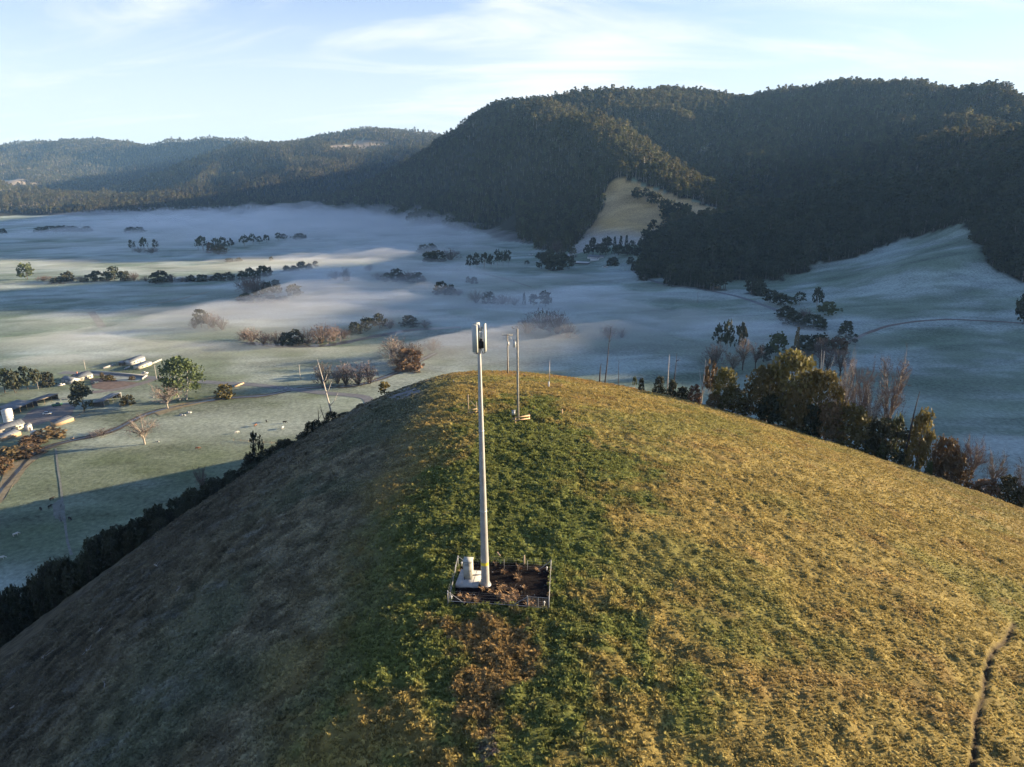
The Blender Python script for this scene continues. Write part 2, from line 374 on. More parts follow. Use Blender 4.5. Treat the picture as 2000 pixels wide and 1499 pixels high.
# rut on the right flank of the hill, photographed as a dark groove
RUT = [tuple(gnd(*p)[:2]) for p in [(1982, 1212), (1970, 1240), (1935, 1280), (1925, 1320), (1922, 1355), (1905, 1410), (1905, 1450), (1900, 1499), (1885, 1600)]]
RUT2 = [tuple(gnd(*p)[:2]) for p in [(1880, 962), (1920, 985), (1960, 1010), (2000, 1040), (2060, 1075)]]
PAD = [tuple(gnd(*p)[:2]) for p in [(882, 1178), (900, 1098), (1073, 1103), (1073, 1186)]]
ORANGE = [tuple(gnd(*p)[:2]) for p in [(860, 1200), (1075, 1200), (1068, 1290), (1010, 1370), (960, 1460), (930, 1499), (915, 1499), (905, 1400), (880, 1290)]]
SCUFF = [tuple(gnd(*p)[:2]) for p in [(955, 1430), (978, 1440), (960, 1499), (935, 1560), (912, 1560), (938, 1480)]]
LUSH = [tuple(gnd(*p)[:2]) for p in [(540, 1560), (560, 1400), (640, 1250), (690, 1130), (760, 1010), (850, 900), (900, 830), (940, 790), (1010, 760), (1110, 800), (1190, 860), (1240, 920), (1200, 1000), (1180, 1100), (1260, 1250), (1330, 1400), (1340, 1560)]]
def soft_poly(poly, x, y, r):
    s = 0
    for k in range(9):
        a = k * 2.4; q = r * math.sqrt((k + .5) / 9)
        s = s + in_poly(poly, x + q * math.cos(a) + .5 * r * vn(x / r, y / r, 71), y + q * math.sin(a) + .5 * r * vn(x / r, y / r, 72))
    return s / 9.0
def bumps(x, y):
    lush = soft_poly(LUSH, x, y, 6.0)
    pad = sstep(0.0, 1.0, 0.6 - line_dist(PAD + PAD[:1], x, y)) * 0
    inp = in_poly(PAD, x, y)
    a = 0.68 + 0.4 * lush
    b = a * (0.17 * vn(x / 0.75, y / 1.0, 80) + 0.17 * vn(x / 1.5, y / 1.9, 81) + 0.08 * vn(x / 0.4, y / 0.5, 82)) + 0.28 * vn(x / 6, y / 6, 83)
    d = x - HP[0]
    steep = sstep(12, 40, -d)
    s = hill_raw(x, y)
    b = b + steep * (0.30 * np.sin(s * 2.6 + 2.2 * vn(x / 7, y / 7, 84)) * (0.5 + 0.5 * vn(x / 9, y / 9, 85)) + 0.35 * vn(x / 2.6, y / 2.6, 86))
    rut = line_dist(RUT, x + 0.25 * vn(x / 1.2, y / 1.2, 87), y)
    b = b - 0.24 * np.exp(-(rut / 0.2) ** 2) + 0.06 * np.exp(-((rut - 0.5) / 0.3) ** 2)
    rut2 = line_dist(RUT2, x, y)
    b = b - 0.25 * np.exp(-(rut2 / 0.4) ** 2)
    b = np.where(inp, -0.12 + 0.03 * vn(x / 0.4, y / 0.4, 88) + 0.04 * np.sin(np.hypot(x - PAD[3][0] + 7, y - PAD[3][1] + 1) * 9), b)
    return b
def hill_tint(x, y):
    """plant cover of the hill by place: lush green ridge, dry olive right flank, brown frosted left flank toned down for its shade"""
    n = fbm(x / 7, y / 7, 90, 4)[:, None]; n2 = vn(x / 1.3, y / 1.3, 95)[:, None]; n3 = fbm(x / 20, y / 20, 96, 3)[:, None]; n4 = vn(x / .5, y / .5, 99)[:, None]
    olive = np.array([0.32, 0.245, 0.080]); green = np.array([0.132, 0.155, 0.042]); rust = np.array([0.25, 0.145, 0.062]); brown = np.array([0.200, 0.170, 0.100]); frost = np.array([0.20, 0.205, 0.18])
    jit = 3.0
    lush = soft_poly(LUSH, x, y, 10.0)[:, None]
    lush = sstep(0.25, 0.75, lush + 0.45 * n + 0.25 * n2) * 0.9
    gp = sstep(0.05, 0.5, n3 + 0.5 * n) * 0.45
    c = olive * (1 - gp) + (green * 1.25) * gp
    rp = sstep(0.2, 0.6, fbm(x / 5 + 40, y / 5, 97, 3)[:, None] + 0.3 * n2) * 0.38
    c = c * (1 - rp) + rust * rp
    c = c * (1 - lush) + green * lush
    orr = sstep(0.3, 0.85, soft_poly(ORANGE, x, y, 2.2)[:, None] + 0.4 * n + 0.3 * n2 + 0.15 * n4) * 0.75
    c = c * (1 - orr) + rust * orr
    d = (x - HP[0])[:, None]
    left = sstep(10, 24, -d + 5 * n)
    lc = brown * (1 + 0.35 * n + 0.35 * n2)  # darker brown cover, deepening the shade on this side
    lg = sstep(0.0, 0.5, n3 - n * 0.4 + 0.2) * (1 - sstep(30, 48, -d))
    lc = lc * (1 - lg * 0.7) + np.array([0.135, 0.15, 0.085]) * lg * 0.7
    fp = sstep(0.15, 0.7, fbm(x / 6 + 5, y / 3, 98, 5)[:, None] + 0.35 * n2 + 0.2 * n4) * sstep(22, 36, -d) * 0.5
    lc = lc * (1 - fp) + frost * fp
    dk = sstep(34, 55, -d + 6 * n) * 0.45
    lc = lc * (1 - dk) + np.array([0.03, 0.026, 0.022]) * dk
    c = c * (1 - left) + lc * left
    crest = (sstep(165, 190, y) * (1 - sstep(-30, -14, -np.abs(x)) * 0))[:, None] * (1 - left) * 0.8 * sstep(-0.6, 0.3, n + n2 * .4)
    c = c * (1 - crest) + np.array([0.26, 0.15, 0.062]) * crest
    edge = sstep(60, 100, d) * 0.4
    c = c * (1 - edge) + np.array([0.24, 0.17, 0.075]) * edge
    c = c * (1 + 0.22 * n2 + 0.18 * n4)
    r = np.exp(-(line_dist(RUT, x, y) / 0.24) ** 2)[:, None]
    c = c * (1 - r) + np.array([0.085, 0.062, 0.04]) * r
    sc_ = sstep(.35, .8, soft_poly(SCUFF, x, y, .8) + .3 * n4[:, 0])[:, None]
    c = c * (1 - sc_) + np.array([0.20, 0.15, 0.12]) * sc_
    pad = in_poly(PAD, x, y)[:, None]
    c = np.where(pad, np.array([0.024, 0.017, 0.014]) * (1 + 0.5 * n4), c)
    return np.clip(c, 0.012, 0.8)

def build_hill():
    def steps(a, b, f):
        o = [a]
        while o[-1] < b: o.append(o[-1] + f(o[-1]))
        return np.array(o)
    xs = steps(-132, 176, lambda x: 0.27 if -34 < x < 44 else (0.36 if -88 < x < 75 else 0.8))
    ys = steps(-44, 255, lambda y: 0.9 if y < 26 else (0.27 if y < 70 else 0.27 + (y - 70) * 0.006))
    X, Y = np.meshgrid(xs, ys)
    x, y = X.ravel(), Y.ravel()
    z = H(x, y)
    edge = sstep(-132, -124, x) * (1 - sstep(166, 176, x)) * sstep(-44, -38, y) * (1 - sstep(246, 255, y))
    z = z + bumps(x, y) * edge - 1.5 * (1 - edge)
    me = mesh_np('hill', np.stack([x, y, z], 1), grid_faces(len(xs), len(ys)), smooth=True)
    vcol(me, 'cover', hill_tint(x, y) * 0.62)  # ground colour dimmed to stand for shadows between the tufts
    m = bpy.data.materials.new('hill_pasture'); m.use_nodes = True
    t = m.node_tree; p = t.nodes['Principled BSDF']; p.inputs['Roughness'].default_value = 0.95; p.inputs['Specular IOR Level'].default_value = 0.08
    a = N(t, 'ShaderNodeAttribute', attribute_name='cover'); ge = N(t, 'ShaderNodeNewGeometry')
    no = N(t, 'ShaderNodeTexNoise'); no.inputs['Scale'].default_value = 5.0; no.inputs['Detail'].default_value = 6; no.inputs['Roughness'].default_value = 0.7
    L(t, ge.outputs['Position'], no.inputs['Vector'])
    vm = N(t, 'ShaderNodeVectorMath', operation='SCALE'); L(t, a.outputs[0], vm.inputs[0]); L(t, M2(t, 'ADD', M2(t, 'MULTIPLY', no.outputs[0], 1.3), 0.3), vm.inputs['Scale'])
    L(t, vm.outputs[0], p.inputs['Base Color'])
    bp = N(t, 'ShaderNodeBump'); bp.inputs['Strength'].default_value = 0.6; bp.inputs['Distance'].default_value = 0.12
    L(t, no.outputs[0], bp.inputs['Height']); L(t, bp.outputs[0], p.inputs['Normal'])
    me.materials.append(m)
    print('hill verts', len(x))
    return structure(link('hill', me))
build_hill()
def HB(x, y): return float(H(np.array([x]), np.array([y]))[0] + bumps(np.array([x]), np.array([y]))[0])

# ------------------------------------------------------------------ instanced stuff: forest and grass (geometry nodes on the object's own points)
def scatter_object(name, pts, rot, scl, proto_v, proto_f, material, tint=None, smooth=False, face_mats=None, mats=None):
    """one mesh: prototype faces + loose points; the node tree instances the prototype on the points"""
    nv = len(proto_v)
    me = bpy.data.meshes.new(name)
    allv = np.concatenate([np.asarray(proto_v, np.float32), np.asarray(pts, np.float32)])
    me.vertices.add(len(allv)); me.vertices.foreach_set('co', allv.ravel())
    pf = np.asarray(proto_f, np.int32); k = pf.shape[1]
    me.loops.add(pf.size); me.loops.foreach_set('vertex_index', pf.ravel())
    me.polygons.add(len(pf)); me.polygons.foreach_set('loop_start', np.arange(0, pf.size, k, dtype=np.int32)); me.polygons.foreach_set('loop_total', np.full(len(pf), k, np.int32))
    me.update(calc_edges=True)
    for mm in (mats or [material]): me.materials.append(mm)
    if face_mats is not None: me.polygons.foreach_set('material_index', np.asarray(face_mats, np.int32))
    isp = np.zeros(len(allv)); isp[:nv] = 1
    vfloat(me, 'is_proto', isp)
    vfloat(me, 'spin', np.concatenate([np.zeros(nv), rot])); vfloat(me, 'size', np.concatenate([np.ones(nv), scl]))
    if tint is not None: vcol(me, 'tint', np.concatenate([np.full((nv, 3), 0.2), tint]))
    o = link(name, me)
    g = bpy.data.node_groups.new(name + '_scatter', 'GeometryNodeTree')
    g.interface.new_socket('Geometry', in_out='INPUT', socket_type='NodeSocketGeometry'); g.interface.new_socket('Geometry', in_out='OUTPUT', socket_type='NodeSocketGeometry')
    gi = g.nodes.new('NodeGroupInput'); go = g.nodes.new('NodeGroupOutput')
    na = g.nodes.new('GeometryNodeInputNamedAttribute'); na.data_type = 'FLOAT'; na.inputs[0].default_value = 'is_proto'
    cmp = g.nodes.new('FunctionNodeCompare'); cmp.data_type = 'FLOAT'; cmp.operation = 'GREATER_THAN'; cmp.inputs[1].default_value = 0.5
    g.links.new(na.outputs[0], cmp.inputs[0])
    sp = g.nodes.new('GeometryNodeSeparateGeometry'); sp.domain = 'POINT'
    g.links.new(gi.outputs[0], sp.inputs[0]); g.links.new(cmp.outputs[0], sp.inputs[1])
    ns = g.nodes.new('GeometryNodeInputNamedAttribute'); ns.data_type = 'FLOAT'; ns.inputs[0].default_value = 'spin'
    nz = g.nodes.new('GeometryNodeInputNamedAttribute'); nz.data_type = 'FLOAT'; nz.inputs[0].default_value = 'size'
    cx = g.nodes.new('ShaderNodeCombineXYZ'); g.links.new(ns.outputs[0], cx.inputs[2])
    ip = g.nodes.new('GeometryNodeInstanceOnPoints')
    g.links.new(sp.outputs[1], ip.inputs['Points']); g.links.new(sp.outputs[0], ip.inputs['Instance'])
    g.links.new(cx.outputs[0], ip.inputs['Rotation']); g.links.new(nz.outputs[0], ip.inputs['Scale'])
    g.links.new(ip.outputs[0], go.inputs[0])
    md = o.modifiers.new('scatter', 'NODES'); md.node_group = g
    return o

class MB:
    """collects triangles and quads (as triangles) with material indices"""
    def __init__(s): s.v = []; s.f = []; s.m = []
    def tri(s, a, b, c, m=0): s.f.append((a, b, c)); s.m.append(m)
    def quad(s, a, b, c, d, m=0): s.tri(a, b, c, m); s.tri(a, c, d, m)
    def add(s, *ps):
        i = len(s.v); s.v += [tuple(p) for p in ps]; return i
    def tube(s, pts, rad, n=5, m=0, cap=False):
        pts = [Vector(p) for p in pts]; rings = []
        for i, p in enumerate(pts):
            d = (pts[min(i + 1, len(pts) - 1)] - pts[max(i - 1, 0)])
            if d.length < 1e-9: d = Vector((0, 0, 1))
            d.normalize()
            a = d.orthogonal().normalized() if abs(d.z) < 0.99 else Vector((1, 0, 0))
            if abs(d.z) >= 0.3: a = Vector((1, 0, 0)) - d * d.x; a.normalize()
            b = d.cross(a)
            r = rad[i] if hasattr(rad, '__len__') else rad
            rings.append(s.add(*[p + (a * math.cos(2 * math.pi * j / n) + b * math.sin(2 * math.pi * j / n)) * r for j in range(n)]))
        for r0, r1 in zip(rings[:-1], rings[1:]):
            for j in range(n):
                k = (j + 1) % n; s.quad(r0 + j, r0 + k, r1 + k, r1 + j, m)
        if cap:
            for r0, fl in ((rings[0], True), (rings[-1], False)):
                for j in range(1, n - 1):
                    if fl: s.tri(r0, r0 + j + 1, r0 + j, m)
                    else: s.tri(r0, r0 + j, r0 + j + 1, m)
    def box(s, c, sz, m=0, rot=None):
        c = Vector(c); hx, hy, hz = sz[0] / 2, sz[1] / 2, sz[2] / 2
        P = [Vector((x, y, z)) for z in (-hz, hz) for x, y in ((-hx, -hy), (hx, -hy), (hx, hy), (-hx, hy))]
        if rot is not None: P = [rot @ p for p in P]
        i = s.add(*[c + p for p in P])
        for a, b, cc, d in ((0, 3, 2, 1), (4, 5, 6, 7), (0, 1, 5, 4), (1, 2, 6, 5), (2, 3, 7, 6), (3, 0, 4, 7)): s.quad(i + a, i + b, i + cc, i + d, m)
    def bar(s, a, b, w, h=None, m=0):
        a, b = Vector(a), Vector(b); d = b - a; l = d.length
        q = d.to_track_quat('X', 'Z').to_matrix()
        s.box((a + b) / 2, (l, w, h or w), m, q)
    def leaf(s, p, r, R, m=0, stretch=1.0):
        n = Vector((R.gauss(0, 1), R.gauss(0, 1), R.gauss(0, 1) * 0.9 + 0.5)).normalized()
        a = n.orthogonal().normalized(); b = n.cross(a)
        th = R.random() * 6.283; a, b = a * math.cos(th) + b * math.sin(th), b * math.cos(th) - a * math.sin(th)
        p = Vector(p); a = a * r * stretch; b = b * r
        i = s.add(p - a - b * 0.5, p + a * 0.2 - b, p + a + b * 0.3, p - a * 0.1 + b)
        s.quad(i, i + 1, i + 2, i + 3, m)
    def mesh(s, name, mats, smooth=False):
        me = mesh_np(name, s.v, s.f, None, smooth)
        for mm in (mats if isinstance(mats, (list, tuple)) else [mats]): me.materials.append(mm)
        if any(s.m): me.polygons.foreach_set('material_index', np.asarray(s.m, np.int32))
        return me

def gum(R, h, crown_w, crown_base, clumps, leaves, lr, limbs=5, trunks=1, flat=0.6, tn=6, low=False):
    """tapered trunk and limbs (MB), and a crown of leaf-clump faces (MB)"""
    tm, cm_ = MB(), MB()
    cents = []
    for k in range(clumps):
        t = R.random() ** (0.8 if not low else 1.15)
        z = h * (crown_base + (1 - crown_base) * t * 0.93)
        prof = math.sin(math.pi * min(1, 0.22 + 0.72 * t)) ** 0.7 if not low else math.cos(t * 1.35) ** 0.6
        a = R.random() * 6.283; rr = crown_w * 0.5 * prof * (0.35 + 0.65 * R.random() ** 0.5)
        cents.append(Vector((math.cos(a) * rr, math.sin(a) * rr, z)))
    for tr in range(trunks):
        a = tr * 6.283 / max(trunks, 1) + R.random(); sp = 0.0 if trunks == 1 else crown_w * 0.07
        base = Vector((math.cos(a) * sp * 0.3, math.sin(a) * sp * 0.3, -0.3)); top = Vector((math.cos(a) * sp * 3 + R.uniform(-.04, .04) * h, math.sin(a) * sp * 3 + R.uniform(-.04, .04) * h, h * (0.80 if trunks == 1 else 0.72)))
        r0 = h * 0.022 / (trunks ** 0.4)
        mid = base.lerp(top, 0.5) + Vector((R.uniform(-1, 1), R.uniform(-1, 1), 0)) * h * 0.02
        tm.tube([base, base.lerp(mid, .5), mid, top], [r0 * 1.25, r0, r0 * .8, r0 * .25], tn)
        for k in range(max(1, limbs // trunks)):
            c = cents[R.randrange(len(cents))]
            t = R.uniform(max(0.2, crown_base * 0.75), 0.72); s0 = base.lerp(top, t)
            tm.tube([s0, s0.lerp(c, .55) + Vector((0, 0, -h * 0.015)), c], [r0 * .5, r0 * .3, r0 * .1], max(4, tn - 2))
    for c in cents:
        cr = crown_w * (0.10 + 0.08 * R.random())
        for j in range(leaves):
            q = Vector((R.gauss(0, 1), R.gauss(0, 1), R.gauss(0, 1)))
            q = q.normalized() * R.random() ** 0.33 * cr
            q.z *= flat
            cm_.leaf(c + q, lr * (0.6 + 0.8 * R.random()), R)
    return tm, cm_

BARK = mat('pale_gum_bark', (0.30, 0.26, 0.21), 0.9, 0.35, 1.5)
DBARK = mat('dark_bark', (0.075, 0.055, 0.04), 0.9, 0.4, 2)
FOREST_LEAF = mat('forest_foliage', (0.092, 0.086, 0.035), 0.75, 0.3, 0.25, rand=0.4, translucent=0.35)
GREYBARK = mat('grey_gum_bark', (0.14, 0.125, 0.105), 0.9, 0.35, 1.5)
DARK_FOREST = mat('shaded_forest_foliage', (0.036, 0.040, 0.020), 0.75, 0.3, 0.25, rand=0.35, translucent=0.2)  # dark green leaf, darkened to stand for shade on the near ridge
DARK_LEAF = mat('dark_foliage', (0.042, 0.046, 0.022), 0.75, 0.35, 0.4, rand=0.25, translucent=0.15)
GOLD_LEAF = mat('olive_foliage', (0.125, 0.100, 0.034), 0.75, 0.35, 0.5, rand=0.2, translucent=0.25)
GREEN_LEAF = mat('green_foliage', (0.085, 0.10, 0.035), 0.75, 0.35, 0.5, rand=0.2, translucent=0.25)
RUSSET = mat('russet_foliage', (0.145, 0.092, 0.046), 0.8, 0.3, 0.5, rand=0.2, translucent=0.2)
TWIG = mat('bare_twigs', (0.16, 0.125, 0.105), 0.9, 0.3, 0.6, rand=0.15)

def build_forest():
    R = random.Random(5)
    # candidates: rings of growing spacing, kept where the slope is forested
    P = []
    for y0, y1, x0, x1, sp in ((560, 1100, 120, 1250, 5.6), (1100, 1700, 20, 1750, 6.6), (1700, 2800, -700, 2300, 8.4), (2800, 4400, -3000, 1200, 14), (4400, 7000, -4300, 1600, 20)):
        xs = np.arange(x0, x1, sp); ys = np.arange(y0, y1, sp)
        X, Y = np.meshgrid(xs, ys); X = (X + rng.uniform(-.5, .5, X.shape) * sp).ravel(); Y = (Y + rng.uniform(-.5, .5, Y.shape) * sp).ravel()
        k = (np.abs(X) < Y * 0.95 + 60); X, Y = X[k], Y[k]
        b = base_h(X, Y)
        k = forest_mask(X, Y, b); P.append(np.stack([X[k], Y[k], b[k], np.full(k.sum(), sp)], 1))
    P = np.concatenate(P)
    # drop trees facing away behind a crest (never seen, light enough to skip)
    vis = np.ones(len(P), bool)
    for t in np.linspace(0.55, 0.985, 22):
        hx, hy = P[:, 0] * t, P[:, 1] * t
        ray = CAMZ + (P[:, 2] + 24 - CAMZ) * t
        vis &= base_h(hx, hy) < ray + 4
    P = P[vis & (rng.random(len(P)) > 0.10 + 0.35 * sstep(0.25, 0.7, fbm(P[:, 0] / 60, P[:, 1] / 60, 115, 3)))]
    print('forest trees', len(P))
    kinds = np.clip((rng.random(len(P)) * 5 + 1.6 * fbm(P[:, 0] / 110, P[:, 1] / 110, 118, 3)).astype(int), 0, 4)
    sc = (0.58 + 0.72 * rng.random(len(P)) ** 1.4) * np.where(P[:, 3] > 12, 1.0, 1.0)
    sc *= np.where(rng.random(len(P)) < 0.06, 1.3, 1.0)
    sc *= 0.85 + 0.3 * sstep(-0.4, 0.6, fbm(P[:, 0] / 120, P[:, 1] / 120, 110, 3))
    cfg = [(22, 10.5, .45, 38, 9, .8), (25, 9.5, .52, 34, 9, .78), (19, 11, .3, 40, 9, .85), (14, 9, .12, 34, 9, .78), (23, 8.5, .48, 30, 9, .74)]
    shady = (P[:, 1] < 1160) & (P[:, 0] > 150) | (P[:, 0] > 420) & (P[:, 1] < 1000)   # near ridge, its shade painted into a darker leaf colour
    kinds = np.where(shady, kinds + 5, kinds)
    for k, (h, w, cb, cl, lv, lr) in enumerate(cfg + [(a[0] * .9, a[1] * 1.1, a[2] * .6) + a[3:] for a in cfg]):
        tm, cr = gum(R, h, w, cb, cl, lv, lr, limbs=2, tn=4, flat=.75)
        off = len(tm.v)
        V = tm.v + cr.v; Fc = tm.f + [(a + off, b + off, c + off) for a, b, c in cr.f]
        fm = [0] * len(tm.f) + [1] * len(cr.f)
        s = kinds == k
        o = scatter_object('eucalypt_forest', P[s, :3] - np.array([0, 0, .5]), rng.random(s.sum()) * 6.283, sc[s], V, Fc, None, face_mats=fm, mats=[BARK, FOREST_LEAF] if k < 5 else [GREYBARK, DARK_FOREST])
        stuff(o); o['label'] = 'dense eucalypt forest covering the hills around the valley'; o['category'] = 'forest'; o['group'] = 'forest on the hills'
build_forest()

def build_grass():
    R = random.Random(3)
    def pts(x0, x1, y0, y1, dens):
        n = int((x1 - x0) * (y1 - y0) * dens)
        x = rng.uniform(x0, x1, n); y = rng.uniform(y0, y1, n)
        k = np.abs(x) < y * 0.83 + 42
        return x[k], y[k]
    segs = [pts(-85, 95, 26, 62, 24), pts(-92, 120, 62, 95, 15), pts(-85, 130, 95, 150, 6.5), pts(-90, 160, 150, 235, 2.5)]
    x = np.concatenate([s[0] for s in segs]); y = np.concatenate([s[1] for s in segs])
    keep = ~in_poly(PAD, x, y) & (line_dist(RUT, x, y) > 0.35) & (vn(x / 1.1, y / 1.1, 130) + 0.6 * vn(x / 3.1, y / 3.1, 131) > rng.uniform(-1.9, 0.45, len(x)))
    x, y = x[keep], y[keep]
    lush = sstep(0.2, 0.8, soft_poly(LUSH, x, y, 6.0) + 0.4 * fbm(x / 4, y / 4, 132, 3))
    z = H(x, y) + bumps(x, y)
    tint = hill_tint(x, y) * (1.3 + 0.16 * rng.standard_normal((len(x), 1)))  # tufts brightened over the ground to stand for sunlit tops
    far = 1 + np.clip((y - 70) / 110, 0, 0.9)
    sc = (0.40 + 0.5 * rng.random(len(x)) ** 2 + 0.75 * lush * rng.random(len(x)) ** 3) * far
    kinds = np.where(rng.random(len(x)) < 0.30 - 0.12 * lush, 0, np.where(rng.random(len(x)) < 0.6, 1, 2))
    left = sstep(14, 30, -(x - HP[0])); sc *= 1 + 0.25 * left * rng.random(len(x))
    print('grass tufts', len(x))
    m = bpy.data.materials.new('pasture_grass'); m.use_nodes = True
    t = m.node_tree; p = t.nodes['Principled BSDF']; p.inputs['Roughness'].default_value = 0.9; p.inputs['Specular IOR Level'].default_value = 0.1
    a = N(t, 'ShaderNodeAttribute', attribute_name='tint', attribute_type='INSTANCER')
    L(t, a.outputs[0], p.inputs['Base Color'])
    tr = N(t, 'ShaderNodeBsdfTranslucent'); L(t, a.outputs[0], tr.inputs[0]); ms = N(t, 'ShaderNodeMixShader'); ms.inputs[0].default_value = 0.25
    L(t, p.outputs[0], ms.inputs[1]); L(t, tr.outputs[0], ms.inputs[2]); L(t, ms.outputs[0], t.nodes['Material Output'].inputs[0])
    for kind in range(3):
        mb = MB()
        nb = (9, 13, 11)[kind]
        for j in range(nb):                                     # 0: grazed cushion, 1: upright tuft, 2: tuft combed over to one side
            a0 = j * 2.4 + R.random() * .8; dv = Vector((math.cos(a0), math.sin(a0), 0)); sd0 = Vector((-dv.y, dv.x, 0))
            if kind == 0:
                f = math.sqrt((j + .5) / nb); r0 = 0.20 * f; sd = sd0 * R.uniform(.05, .08); h0 = R.uniform(.07, .11) * (1 - .5 * f * f)
                p0 = dv * (r0 - .10) + Vector((0, 0, h0 + .02)); p1 = dv * (r0 + .05) + Vector((0, 0, h0)); p2 = dv * (r0 + R.uniform(.1, .2)) + Vector((0, 0, h0 - R.uniform(.05, .1)))
            else:
                lean = Vector((-.16, -.05, 0)) if kind == 2 else Vector((0, 0, 0)); ln = R.uniform(.08, .24); hz_ = R.uniform(.13, .30); sd = sd0 * R.uniform(.020, .038)
                p0 = dv * R.uniform(0, .09) + Vector((0, 0, -.04)); p1 = p0 + dv * ln * .45 + lean * .5 + Vector((0, 0, hz_)); p2 = p0 + dv * ln * 1.1 + lean * 1.3 + Vector((0, 0, hz_ * R.uniform(.75, 1.0)))
            i = mb.add(p0 - sd, p0 + sd, p1 + sd * .9, p1 - sd * .9, p2); mb.quad(i, i + 1, i + 2, i + 3); mb.tri(i + 3, i + 2, i + 4)
        idx = kinds == kind
        o = scatter_object('pasture_grass', np.stack([x, y, z], 1)[idx], rng.random(idx.sum()) * 6.283, sc[idx], mb.v, mb.f, m, tint=np.clip(tint[idx], .01, .9))
        stuff(o); o['label'] = 'tussocky pasture grass growing over the hill'; o['category'] = 'grass'; o['group'] = 'pasture grass on the hill'
build_grass()

# ------------------------------------------------------------------ things
def thing(name, label, cat, loc=(0, 0, 0), rotz=0.0, group=None, rot=None, scale=None):
    o = bpy.data.objects.new(name, None); COL.objects.link(o); o.empty_display_size = 0.5
    o.location = loc; o.rotation_euler = rot or (0, 0, rotz)
    if scale: o.scale = scale
    o['label'] = label; o['category'] = cat
    if group: o['group'] = group
    return o
def part(name, mb, mats, parent, smooth=False, label=None):
    me = mb.mesh(name, mats, smooth) if isinstance(mb, MB) else mb
    o = link(name, me, parent)
    if label: o['label'] = label
    return o
ORD = ['first', 'second', 'third', 'fourth', 'fifth', 'sixth', 'seventh', 'eighth', 'ninth', 'tenth', 'eleventh', 'twelfth', 'thirteenth', 'fourteenth', 'fifteenth', 'sixteenth', 'seventeenth', 'eighteenth', 'nineteenth', 'twentieth']
def row_z(x, y, py):                     # height at which the ray of image row py passes over the ground point (x, y)
    # find image column by iteration on the point itself
    lo, hi = 0.0, 400.0
    for _ in range(40):
        m = (lo + hi) / 2
        if proj(x, y, m)[1] > py: lo = m
        else: hi = m
    return (lo + hi) / 2
def proj(x, y, z):
    v = Vector((x, y, z - CAMZ)); d = v.dot(FWD)
    return 1000 + F_PX * v.dot(RGT) / d, 749.5 - F_PX * v.dot(UPV) / d, d
def crest_point(px, extra):              # a point on the ground a little beyond where the hill's outline is seen in this direction
    t = np.linspace(40, 330, 600); d = pdir(px, 900); az = math.atan2(d.x, d.y)
    for _ in range(4):
        dx, dy = math.sin(az), math.cos(az)
        z = H(dx * t, dy * t); e = (z - CAMZ) / t
        i = int(np.argmax(np.where(z > 8, e, -9))); s = t[i] + extra
        p = Vector((dx * s, dy * s, Hs(dx * s, dy * s)))
        az += (px - proj(p.x, p.y, p.z)[0]) / F_PX * 0.95
    return p

GALV = mat('galvanised_steel', (0.42, 0.415, 0.40), 0.45, 0.14, 1.2, metallic=0.5, spec=0.5)
GALVP = mat('dull_galvanised_post', (0.23, 0.23, 0.225), 0.5, 0.15, 2, metallic=0.35)
PANEL = mat('antenna_grey', (0.40, 0.42, 0.38), 0.5, 0.06, 2)
RADIO = mat('radio_white', (0.5, 0.5, 0.46), 0.5, 0.06, 2)
BLACK = mat('black_cable', (0.02, 0.02, 0.022), 0.6, 0.3, 6)
CABINET = mat('cabinet_beige', (0.36, 0.35, 0.30), 0.55, 0.08, 1.5)
CONC = mat('pale_concrete', (0.33, 0.32, 0.30), 0.9, 0.12, 2.2, bump=0.2)
YELLOW = mat('yellow_sign', (0.75, 0.55, 0.05), 0.6, 0.08, 2)
TIMBER = mat('weathered_timber', (0.33, 0.25, 0.16), 0.85, 0.25, 4, bump=0.3)
RAWT = mat('raw_pine_rail', (0.50, 0.33, 0.20), 0.8, 0.2, 3)
GREYT = mat('grey_hardwood_pole', (0.30, 0.275, 0.225), 0.85, 0.3, 3)
DEADW = mat('bleached_dead_wood', (0.42, 0.38, 0.33), 0.9, 0.25, 2)
CHAR = mat('charred_dead_wood', (0.05, 0.042, 0.038), 0.9, 0.4, 2)
WHITEP = mat('white_paint', (0.58, 0.57, 0.53), 0.6, 0.06, 1.5)
STRAW = mat('dry_straw', (0.27, 0.155, 0.075), 0.9, 0.25, 1.5, rand=0.2)
CERAM = mat('brown_ceramic', (0.12, 0.07, 0.05), 0.3, 0.2, 3)

